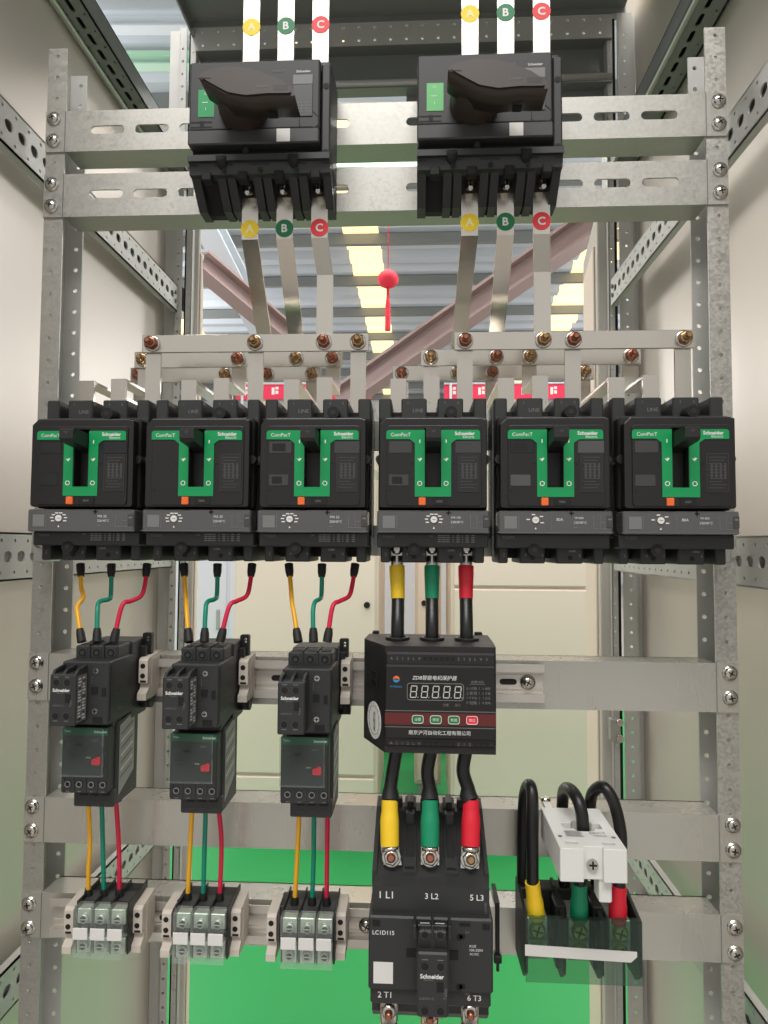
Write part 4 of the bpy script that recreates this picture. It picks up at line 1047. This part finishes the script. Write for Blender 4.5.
# ================================================================== THREE THICK MOTOR CABLES
SLV = [('yellow', YELS), ('green', GRNS), ('red', REDS)]
def lug_mb(p, d, r, m=SCREW):
    """crimped lug from p along d: barrel then flat eye"""
    b = MB(); d = Vector(d).normalized(); b.cyl(p, p+d*.010, r, m, 14)
    return b
BCX = [.0205, .0583, .0962]      # poles of the big contactor
BOLT = [at(391.5, 857, -.088), at(430, 857, -.088), at(470, 859, -.088)]
def seg_sleeve(pts, rads, m): b = MB(); b.tube(pts, .007, m, 18, smoothpath=True, rads=rads); return b
for ph in range(3):
    cn, m = SLV[ph]
    top = at((397, 432, 466)[ph], 560, -.040); s1 = at((397, 432, 466)[ph], 566, -.040); s2 = at((397.5, 432, 466)[ph], 582, -.043); s3 = at((398, 432, 466)[ph], 599, -.047); mid = at((398, 432, 466.5)[ph], 620, -.055)
    pc = PC[ph]; bo = BOLT[ph]
    low = at((393, 427.5, 463)[ph], 770, -.064); bend = at((390.5, 429.5, 468)[ph], 788, -.070); sl1 = at((389.8, 430, 471)[ph], 800, -.0745); sl2 = at((389.5, 430, 471)[ph], 822, -.080); sl3 = at((389.8, 430, 470.5)[ph], 846, -.086)
    t = thing('motor_cable', 'thick black cable with %s sleeves running through the motor protector to the large contactor' % cn, 'cable', top, 'thick cables through the motor protector'); og = t.location
    b = MB(); b.tube([s2, s3, Vector((pc.x, pc.y, -.078)), Vector((pc.x, pc.y, -.100)), Vector((pc.x, pc.y, -.130)), Vector((pc.x, pc.y, -.165)), Vector((pc.x, pc.y, -.190)), low, bend, sl1], .0064, CABLE, 16); part('insulation', b, t, org=og)
    part('sleeve', seg_sleeve([s1, s2*.5+s1*.5, s2, s3], [.0078, .0078, .0074, .0068], m), t, org=og)
    b = MB(); b.lathe(s1+Vector((0, 0, .0105)), (s1-top), [(0, .0062), (.012, .0066)], SCREW, 16); b.box(top.x-.0068, top.x+.0068, top.y-.003, top.y+.001, s1.z+.008, s1.z+.024, SCREW, .001); b.lathe((top.x, top.y-.003, s1.z+.017), (0, -1, 0), [(0, .0058), (.003, .0056), (.0036, .003)], SCREW, 14); part('lug', b, t, org=og)
    d0 = (sl2-sl1).normalized()
    b = MB(); b.tube([bend-d0*.002, bend+d0*.006, sl1+d0*.001], .008, RUBBER, 16, smoothpath=False, rads=[.0060, .0082, .0082]); part('heat_shrink_cap', b, t, org=og)
    part('sleeve', seg_sleeve([sl1, sl2*.5+sl1*.5, sl2, sl3], [.0076, .0077, .0088, .0084], m), t, org=og)
    b = MB(); b.cyl(sl3, sl3+(bo-sl3)*.35, .0080, SCREW, 16); dn = Vector((0, -.80, .40)).normalized(); b.strip([sl3, bo+dn*-.001, bo+(bo-sl3)*.7], .0165, .0035, SCREW)
    part('lug', b, t, org=og)

# ================================================================== LARGE CONTACTOR
LO = Vector((.0580, 0, -.340))
t = thing('large_contactor', 'large black three-pole contactor with a front block, at the bottom under the motor protector', 'contactor', LO)
b = MB(); X0, X1 = .0055, .1105
prof = [(-.0125, -.262), (-.030, -.264), (-.075, -.2880), (-.0960, -.2960), (-.1080, -.3000), (-.1080, -.3270), (-.1000, -.3300), (-.1000, -.4120), (-.085, -.4250), (-.0125, -.4250)]
b.prism(prof, X0+.001, X1-.001, CHAR, sidex())
b.box(X0-.0015, X1+.0015, -.1150, -.060, -.3850, -.3225, CHAR, .0015)
b.box(X0, X1, -.1100, -.060, -.4000, -.3840, CHAR, .0015)
for x0, x1 in ((X0, .0095), (.0335, .0450), (.0715, .0830), (.1070, X1)):       # partitions between the poles
    b.prism([(-.0125, -.2560), (-.030, -.2600), (-.0700, -.2800), (-.0960, -.2930), (-.0960, -.3050), (-.0125, -.3050)], x0, x1, CHAR, sidex())
for x in (.0392, .0772):
    b.box(x-.0030, x+.0030, -.0400, -.0150, -.2640, -.2515, BLACK, .001); b.prism([(-.055, -.268), (-.0800, -.2800), (-.0820, -.2860), (-.055, -.2860)], x-.0036, x+.0036, DARK, sidex()); b.box(x-.0045, x+.0045, -.0935, -.0880, -.2960, -.2905, DARK)
    b.box(x-.0042, x+.0042, -.0500, -.0400, -.2700, -.2585, CHARL, .001)
for x0 in (.0120, .0490, .0860): b.box(x0, x0+.019, -.022, -.0125, -.270, -.2555, CHAR, .001)
F = front(-.1080)
for x, s in ((.0190, '1 L1'), (.0590, '3 L2'), (.0985, '5 L3')): b.text(s, x, -.3075, .0003, WHITE, F, width=.0118, bold=.01)
F = front(-.1150)
b.text('LC1D115', .0170, -.3362, .0003, WHITE, F, width=.0190, bold=.01); b.flat(rect(.0085, .0255, -.3792, -.3610), .0003, STICK, F)
b.text('KUE', .0945, -.3450, .0003, WHITE, F, width=.0055); b.text('100-250V', .0975, -.3483, .0003, WHITE, F, width=.0115); b.text('AC/DC', .0957, -.3516, .0003, WHITE, F, width=.0080)
b.text('LAD9D', .1062, -.3160, .0003, GREYP, front(-.108), width=.0095, rot=PI/2)
for x, z, s in ((.0860, -.3380, 'A1'), (.0860, -.3800, 'A2')):
    b.prism(circ(x-.003, z, .0028, 12), 0, .0005, DARK, F); b.prism(rect(x-.003, x+.002, z-.001, z+.0025), 0, .0005, DARK, F); b.text(s, x+.0035, z+(.0045 if s == 'A1' else -.005), .0003, GREYP, F, width=.0030)
for x0, x1, z0, z1 in ((.0075, .0140, -.3310, -.3260), (.0370, .0450, -.3560, -.3490), (.0745, .0820, -.3570, -.3490), (.1030, .1090, -.3310, -.3265), (.0830, .0925, -.3285, -.3260)): b.prism(rect(x0, x1, z0, z1, .0006), 0, .0006, DARK, F)
F = front(-.1100)
for x, s in ((.0180, '2 T1'), (.0960, '6 T3')): b.text(s, x, -.3915, .0003, WHITE, F, width=.0118, bold=.01)
part('body', b, t, org=LO)
b = MB(); A0, A1_ = .0462, .0728
b.box(A0, A1_, -.1350, -.1100, -.3935, -.3405, CHAR, .0015)
b.box(A0+.001, A1_-.001, -.1280, -.1100, -.3450, -.3270, CHAR, .0012)
for x in (A0-.003, .0595-.0012, A1_): b.box(x, x+.0024, -.1300, -.1120, -.3330, -.3210, CHAR, .0008)
b.box(A0, A1_, -.1200, -.1120, -.3300, -.3260, CHAR, .0008)
F = front(-.1350)
for x in (.0530, .0660):
    for z in (-.3515, -.3875): hole(b, x, z, -.1350, .0033); b.flat(rect(x-.0025, x+.0025, z+(.0050 if z > -.37 else -.0058), z+(.0058 if z > -.37 else -.0050)), .0003, GREYP, F)
    b.prism(rect(x-.0050, x+.0050, -.3405, -.3325, .002), 0, .0005, BLACK, front(-.1280)); hole(b, x, -.3300, -.1280, .0030); b.flat(rect(x-.004, x+.004, -.3245, -.3238), .0004, WHITE, front(-.1200))
b.text('13 NO 21 NC', .0595, -.3262, .0003, GREYP, front(-.1280), width=.020)
b.text('Schneider', .0590, -.3595, .0003, WHITE, F, width=.0200, bold=.03); b.text('Electric', .0560, -.3622, .0003, GREYP, F, width=.0080); b.text('LADN11C', .0545, -.3775, .0003, GREYP, F, width=.0125); b.text('TeSys', .0705, -.3735, .0003, GREYP, F, width=.0090, rot=PI/2)
b.prism(rect(.0630, .0685, -.3720, -.3645), 0, .0006, DARK, F)
part('auxiliary_block', b, t, org=LO)
for ph in range(3):
    bo = BOLT[ph]; b = MB(); dn = Vector((0, -.84, .30)).normalized()
    b.lathe(bo+dn*.0005, dn, [(0, .0088), (.002, .0088), (.002, .0072)], SCREW, 18); b.lathe(bo+dn*.0025, dn, [(0, .0074), (.0050, .0072), (.0056, .0048)], SCREW, 6); b.lathe(bo+dn*.0080, dn, [(0, .0042), (.0050, .0040), (.0062, .0026)], BRASS if ph == 2 else COPPER, 14)
    part('terminal_bolt', b, t, org=LO)
LOWP = [at(389, 1010, -.104), at(429.5, 1014, -.104), at(470, 1010, -.104)]
for ph in range(3):
    cn, m = SLV[ph]; p = LOWP[ph]; t = thing('outgoing_cable', 'cable with %s sleeve and bolted lug leaving the foot of the large contactor' % cn, 'cable', p, 'cables below the large contactor'); og = t.location
    b = MB(); b.box(p.x-.0078, p.x+.0078, p.y-.001, p.y+.003, p.z-.011, p.z+.010, SCREW, .0015); b.cyl((p.x, p.y+.001, p.z-.009), (p.x, p.y+.001, p.z-.022), .0072, SCREW, 14)
    b.lathe((p.x, p.y-.001, p.z+.001), (0, -1, 0), [(0, .0066), (.0045, .0064), (.0050, .0036)], SCREW, 6); b.lathe((p.x, p.y-.0055, p.z+.001), (0, -1, 0), [(0, .0036), (.0050, .0034), (.006, .002)], COPPER, 12); part('lug', b, t, org=og)
    b = MB(); b.tube([(p.x, p.y+.001, p.z-.014), (p.x, p.y+.001, p.z-.034), (p.x, p.y+.002, p.z-.055)], .008, m, 16, rads=[.0084, .0084, .0074]); part('sleeve', b, t, org=og)
    b = MB(); b.tube([(p.x, p.y+.002, p.z-.050), (p.x, p.y+.004, p.z-.10), (p.x, p.y+.01, p.z-.30)], .0064, CABLE, 14); part('insulation', b, t, org=og)

# ================================================================== CURRENT SENSOR
q0 = at(560, 848, -.125); q1 = at(627.5, 848, -.125); qb = at(600, 883, -.125); qk = at(543, 807, -.035)
SX0, SX1, SZ1, SZ0 = q0.x, q1.x, q0.z, qb.z
SO = Vector(((SX0+SX1)/2, -.002, SZ0)); sc_ = (SX0+SX1)/2
t = thing('current_sensor', 'white block-shaped current sensor with a thick black cable through its opening', 'sensor', SO)
b = MB(); hc = at(583, 824, -.078)
ho = rp([(hc.x-.0185, -.070, .003), (hc.x-.0095, -.070, .001), (hc.x-.0075, -.0655, .004), (hc.x+.0075, -.0655, .004), (hc.x+.0095, -.070, .001), (hc.x+.0165, -.070, .003), (hc.x+.0165, -.083, .003), (hc.x+.0095, -.083, .001), (hc.x+.0075, -.0885, .004), (hc.x-.0075, -.0885, .004), (hc.x-.0095, -.083, .001), (hc.x-.0185, -.083, .003)])
kw = .0085
out = rp([(SX0, -.034), (SX0, -.125, .0015), (sc_-kw, -.125), (sc_-kw, -.1195), (sc_+kw, -.1195), (sc_+kw, -.125), (SX1, -.125, .0015), (SX1, -.034)])
pk = [slot(SX0+.0125, -.1130, .0055, .0030), slot(SX1-.0125, -.1130, .0055, .0030)]
b.plate(out, [ho]+pk, SZ0, SZ1, WPLAST, flatz(), .0006)
for x in (SX0+.0125, SX1-.0125): b.box(x-.006, x+.006, -.117, -.109, SZ0+.002, SZ1-.006, LABELG)
TZ = flatz(SZ1)
for k in range(6): b.flat(rect(SX0+.010+.001*(k % 2), SX0+.026-.001*(k % 3), -.1010+.0022*k, -.1000+.0022*k), .0003, GREYP, TZ)
b.text('SRCT', SX1-.017, -.0935, .0003, GREYP, TZ, width=.014); b.text('100/5A', SX1-.016, -.0990, .0003, GREYP, TZ, width=.012)
for x in (SX0+.005, SX1-.005): b.prism(circ(x, -.1010, .0020, 10), 0, .0003, GREYP, TZ)
for pa_, pb_ in ((543, 550), (576, 584)): b.box(at(pa_, 806, -.018).x, at(pb_, 806, -.018).x, -.036, -.0025, SZ1-.005, SZ1-.001, WPLAST)
part('housing', b, t, org=SO)
b = MB(); cross(b, sc_, (SZ0+SZ1)/2-.001, -.1225, .0048); part('screw', b, t, org=SO)
b = MB(); b.box(sc_+.006, sc_+.017, -.118, -.100, SZ0-.020, SZ0+.001, WPLAST, .001); part('foot', b, t, org=SO)
for px in (546.5, 580):
    p = at(px, 806, -.018); c = MB(); c.lathe((p.x, -.012, SZ1-.001), (0, 0, 1), [(0, .0055), (.0015, .0055), (.0030, .0040)], SCREW, 14); part('fixing_screw', c, t, org=SO)

# ================================================================== BLACK TERMINAL BLOCK WITH ITS COVER
c0 = at(526.5, 918, -.066); c1 = at(641, 923, -.066); cb = at(580, 985, -.066)
BX0, BX1, BZ1, BZ0 = c0.x, c1.x, c0.z, cb.z
BO = Vector(((BX0+BX1)/2, 0, BZ0))
t = thing('power_terminal_block', 'black three-bay terminal block with a smoky clear cover and a strip of white tape, on the lowest crossbar', 'terminal block', BO)
t['label'] = 'black three-bay terminal block with clear cover and white tape, below the white current sensor'
b = MB()
b.box(BX0, BX1, -.022, -.0025, BZ0, BZ1+.006, BLACK, .001)
W3 = (BX1-BX0)/3
for k in range(4):
    x = BX0+W3*k; b.prism([(-.0025, BZ0-.006), (-.052, BZ0-.002), (-.064, BZ0+.008), (-.064, BZ1-.001), (-.020, BZ1+.008), (-.0025, BZ1+.008)], x-.0015, x+.0015, BLACK, sidex())
for k in range(2):
    x = BX0+W3*(k+1); b.box(x-.0050, x+.0050, -.0500, -.020, BZ0+.004, BZ1+.004, BLACK, .001)
    for z in (BZ1-.012, BZ0+.010): b.prism(circ(x, z, .0028, 10), 0, .0004, CHARL, front(-.0500))
b.box(BX0, BX1, -.035, -.020, (BZ0+BZ1)/2-.004, (BZ0+BZ1)/2+.004, BLACK)
part('base', b, t, org=BO)
GMET = mat('passivated_metal', (196, 200, 120), .3, .85)
for k in range(3):
    x = BX0+W3*(k+.5)-(.006 if k == 0 else .002 if k == 1 else -.001)
    for z, m_ in ((BZ1-.0150, GMET), (BZ0+.0260, GMET)):
        b = MB(); b.box(x-.0100, x+.0100, -.0560, -.020, z-.0105, z+.0105, METAL, .001); b.lathe((x, -.056, z), (0, -1, 0), [(0, .0075), (.0026, .0075), (.0050, .0056)], m_, 18)
        for a in (.3, .3+PI/2): b.box(-.0050, .0050, -.0003, .0003, -.0008, .0008, DARK, X=Matrix.Translation((x, -.0611, z)) @ Matrix.Rotation(a, 4, 'Y'))
        part('contact', b, t, org=BO)
b = MB(); b.box(BX0-.001, BX1+.001, -.0668, -.0655, BZ0+.001, BZ1, SMOKE, .0004); b.box(BX0-.001, BX1+.001, -.0655, -.060, BZ1-.001, BZ1, SMOKE); cv = part('clear_cover', b, t, org=BO)
p = [at(525, 944.5, -.0672), at(525, 955.5, -.0672), at(631, 962.5, -.0672), at(637, 957, -.0672), at(637, 952, -.0672)]
b = MB(); b.prism([(v_.x, v_.z) for v_ in p], .0000, .0006, STICK, front(-.0669)); part('white_tape', b, cv, org=BO)

# looped sensor cables
def loop_cable(name_, front_pts, m, cn, label):
    P = [q_ if isinstance(q_, Vector) else at(*q_) for q_ in front_pts]; t = thing('looped_cable', label, 'cable', P[0], 'looped cables into the black terminal block'); og = t.location
    b = MB(); b.tube(P[1:], .0058, CABLE, 16); part('insulation', b, t, org=og)
    a, c = P[0], P[1]
    b = MB(); d = c-a; b.tube([a, a+d*.5, a+d*.62, a+d*1.06], .007, m, 18, smoothpath=False, rads=[.0084, .0082, .0072, .0070]); part('sleeve', b, t, org=og)
    b = MB(); dd = d.normalized(); b.cyl(a+dd*.002, a-dd*.010, .0066, SCREW, 14); b.box(a.x-.0080, a.x+.0080, a.y-.002, a.y+.002, a.z-.026, a.z-.006, SCREW, .001); part('lug', b, t, org=og)
HT = Vector((hc.x, -.0770, SZ1+.003)); HB = Vector((hc.x, -.0770, SZ0-.004))
loop_cable('a', [(536.5, 917, -.052), (532.5, 884, -.056), (532.5, 840, -.056), (532.5, 800, -.052), (530, 785.5, -.042), (526, 789, -.028), (523.5, 806, -.018), (522.5, 850, -.014), (522.5, 905, -.012)], YELS, 'yellow', 'looped black cable with a yellow sleeve, rising clear of the white current sensor')
loop_cable('b', [(579, 918, -.052), (579.5, 884, -.062), HB, HT, (579, 803, -.072), (572, 791, -.058), (565, 789, -.036), (562.5, 802, -.0185), (563, 840, -.014), (564, 880, -.012), (570, 908, -.012)], GRNS, 'green', 'looped black cable with a green sleeve, passing through the white current sensor')
loop_cable('c', [(617.5, 922, -.052), (619, 888, -.050), (621, 850, -.045), (620, 828, -.042), (614, 803, -.040), (605, 788, -.034), (596, 789, -.024), (590.5, 802, -.012), (590, 845, -.008), (596, 880, -.010), (601, 908, -.012)], REDS, 'red', 'looped black cable with a red sleeve, rising behind the white current sensor')

# cable tie round the lowest crossbar
t_ = at(497.5, 917, -.004); b = MB(); h0, h1 = -.4190, -.3655
b.box(t_.x-.0022, t_.x+.0022, -.0040, -.0025, h0, h1, RUBBER, .0004); b.box(t_.x-.0022, t_.x+.0022, -.0040, .036, h1, h1+.0015, RUBBER); b.box(t_.x-.0022, t_.x+.0022, -.0040, .036, h0-.0015, h0, RUBBER); b.box(t_.x-.0040, t_.x+.0040, -.0075, -.0025, h0-.004, h0+.004, RUBBER, .001); b.box(t_.x-.0015, t_.x+.0015, -.006, -.004, h0-.012, h0-.003, RUBBER)
solo('cable_tie', b, 'black cable tie round the lowest crossbar beside the large contactor', 'cable tie', (t_.x, 0, h0))

# ================================================================== LIGHT
def world():
    w = bpy.data.worlds.new('daylight'); SC.world = w; w.use_nodes = True
    nt = w.node_tree; L = nt.links; bg = nt.nodes['Background']
    tc = nt.nodes.new('ShaderNodeTexCoord'); sp = nt.nodes.new('ShaderNodeSeparateXYZ'); L.new(tc.outputs['Generated'], sp.inputs[0])
    cr = nt.nodes.new('ShaderNodeValToRGB'); L.new(sp.outputs['Z'], cr.inputs[0])
    e = cr.color_ramp.elements
    e[0].position = 0.0; e[0].color = (.66, .65, .63, 1); e[1].position = .9; e[1].color = (.42, .44, .45, 1)
    e2 = cr.color_ramp.elements.new(.3); e2.color = (.96, .95, .93, 1)
    L.new(cr.outputs[0], bg.inputs[0]); bg.inputs[1].default_value = .78
world()
def lamp(name, loc, rot, sx, sy, watts, col=(1, .97, .93)):
    l = bpy.data.lights.new(name, 'AREA'); l.shape = 'RECTANGLE'; l.size = sx; l.size_y = sy; l.energy = watts; l.color = col
    o = bpy.data.objects.new(name, l); COL.objects.link(o); o.location = loc; o.rotation_euler = rot; return o
lamp('overhead_light', (-.3, -2.4, 3.3), (math.radians(36), 0, 0), 2.6, 1.0, 125)
lamp('overhead_light', (.0, 1.2, 3.4), (math.radians(-38), 0, 0), 4, .6, 120)  # unseen light added to put neutral light on the beige cabinet fronts
lamp('overhead_light', (.5, 7.0, 4.6), (0, 0, 0), 5, .8, 150)  # unseen light added to brighten the dark rear of the hall
for k, (x, y) in enumerate(((-5.5, 4.5), (6.0, 5.5), (-6, 13), (6.5, 13))):  # point lights added out of view to light the roof neutrally
    l_ = bpy.data.lights.new('roof_fill', 'POINT'); l_.energy = 460; l_.shadow_soft_size = 1.0; l_.color = (1, .98, .97)
    o_ = bpy.data.objects.new('roof_fill', l_); COL.objects.link(o_); o_.location = (x, y, 3.3)
SC.view_settings.view_transform = 'Standard'; SC.view_settings.look = 'None'; SC.view_settings.gamma = 1; SC.view_settings.use_curve_mapping = False
SC.view_settings.exposure = 0.0
SC.cycles.use_denoising = True
SC.cycles.max_bounces = 8; SC.cycles.transparent_max_bounces = 12
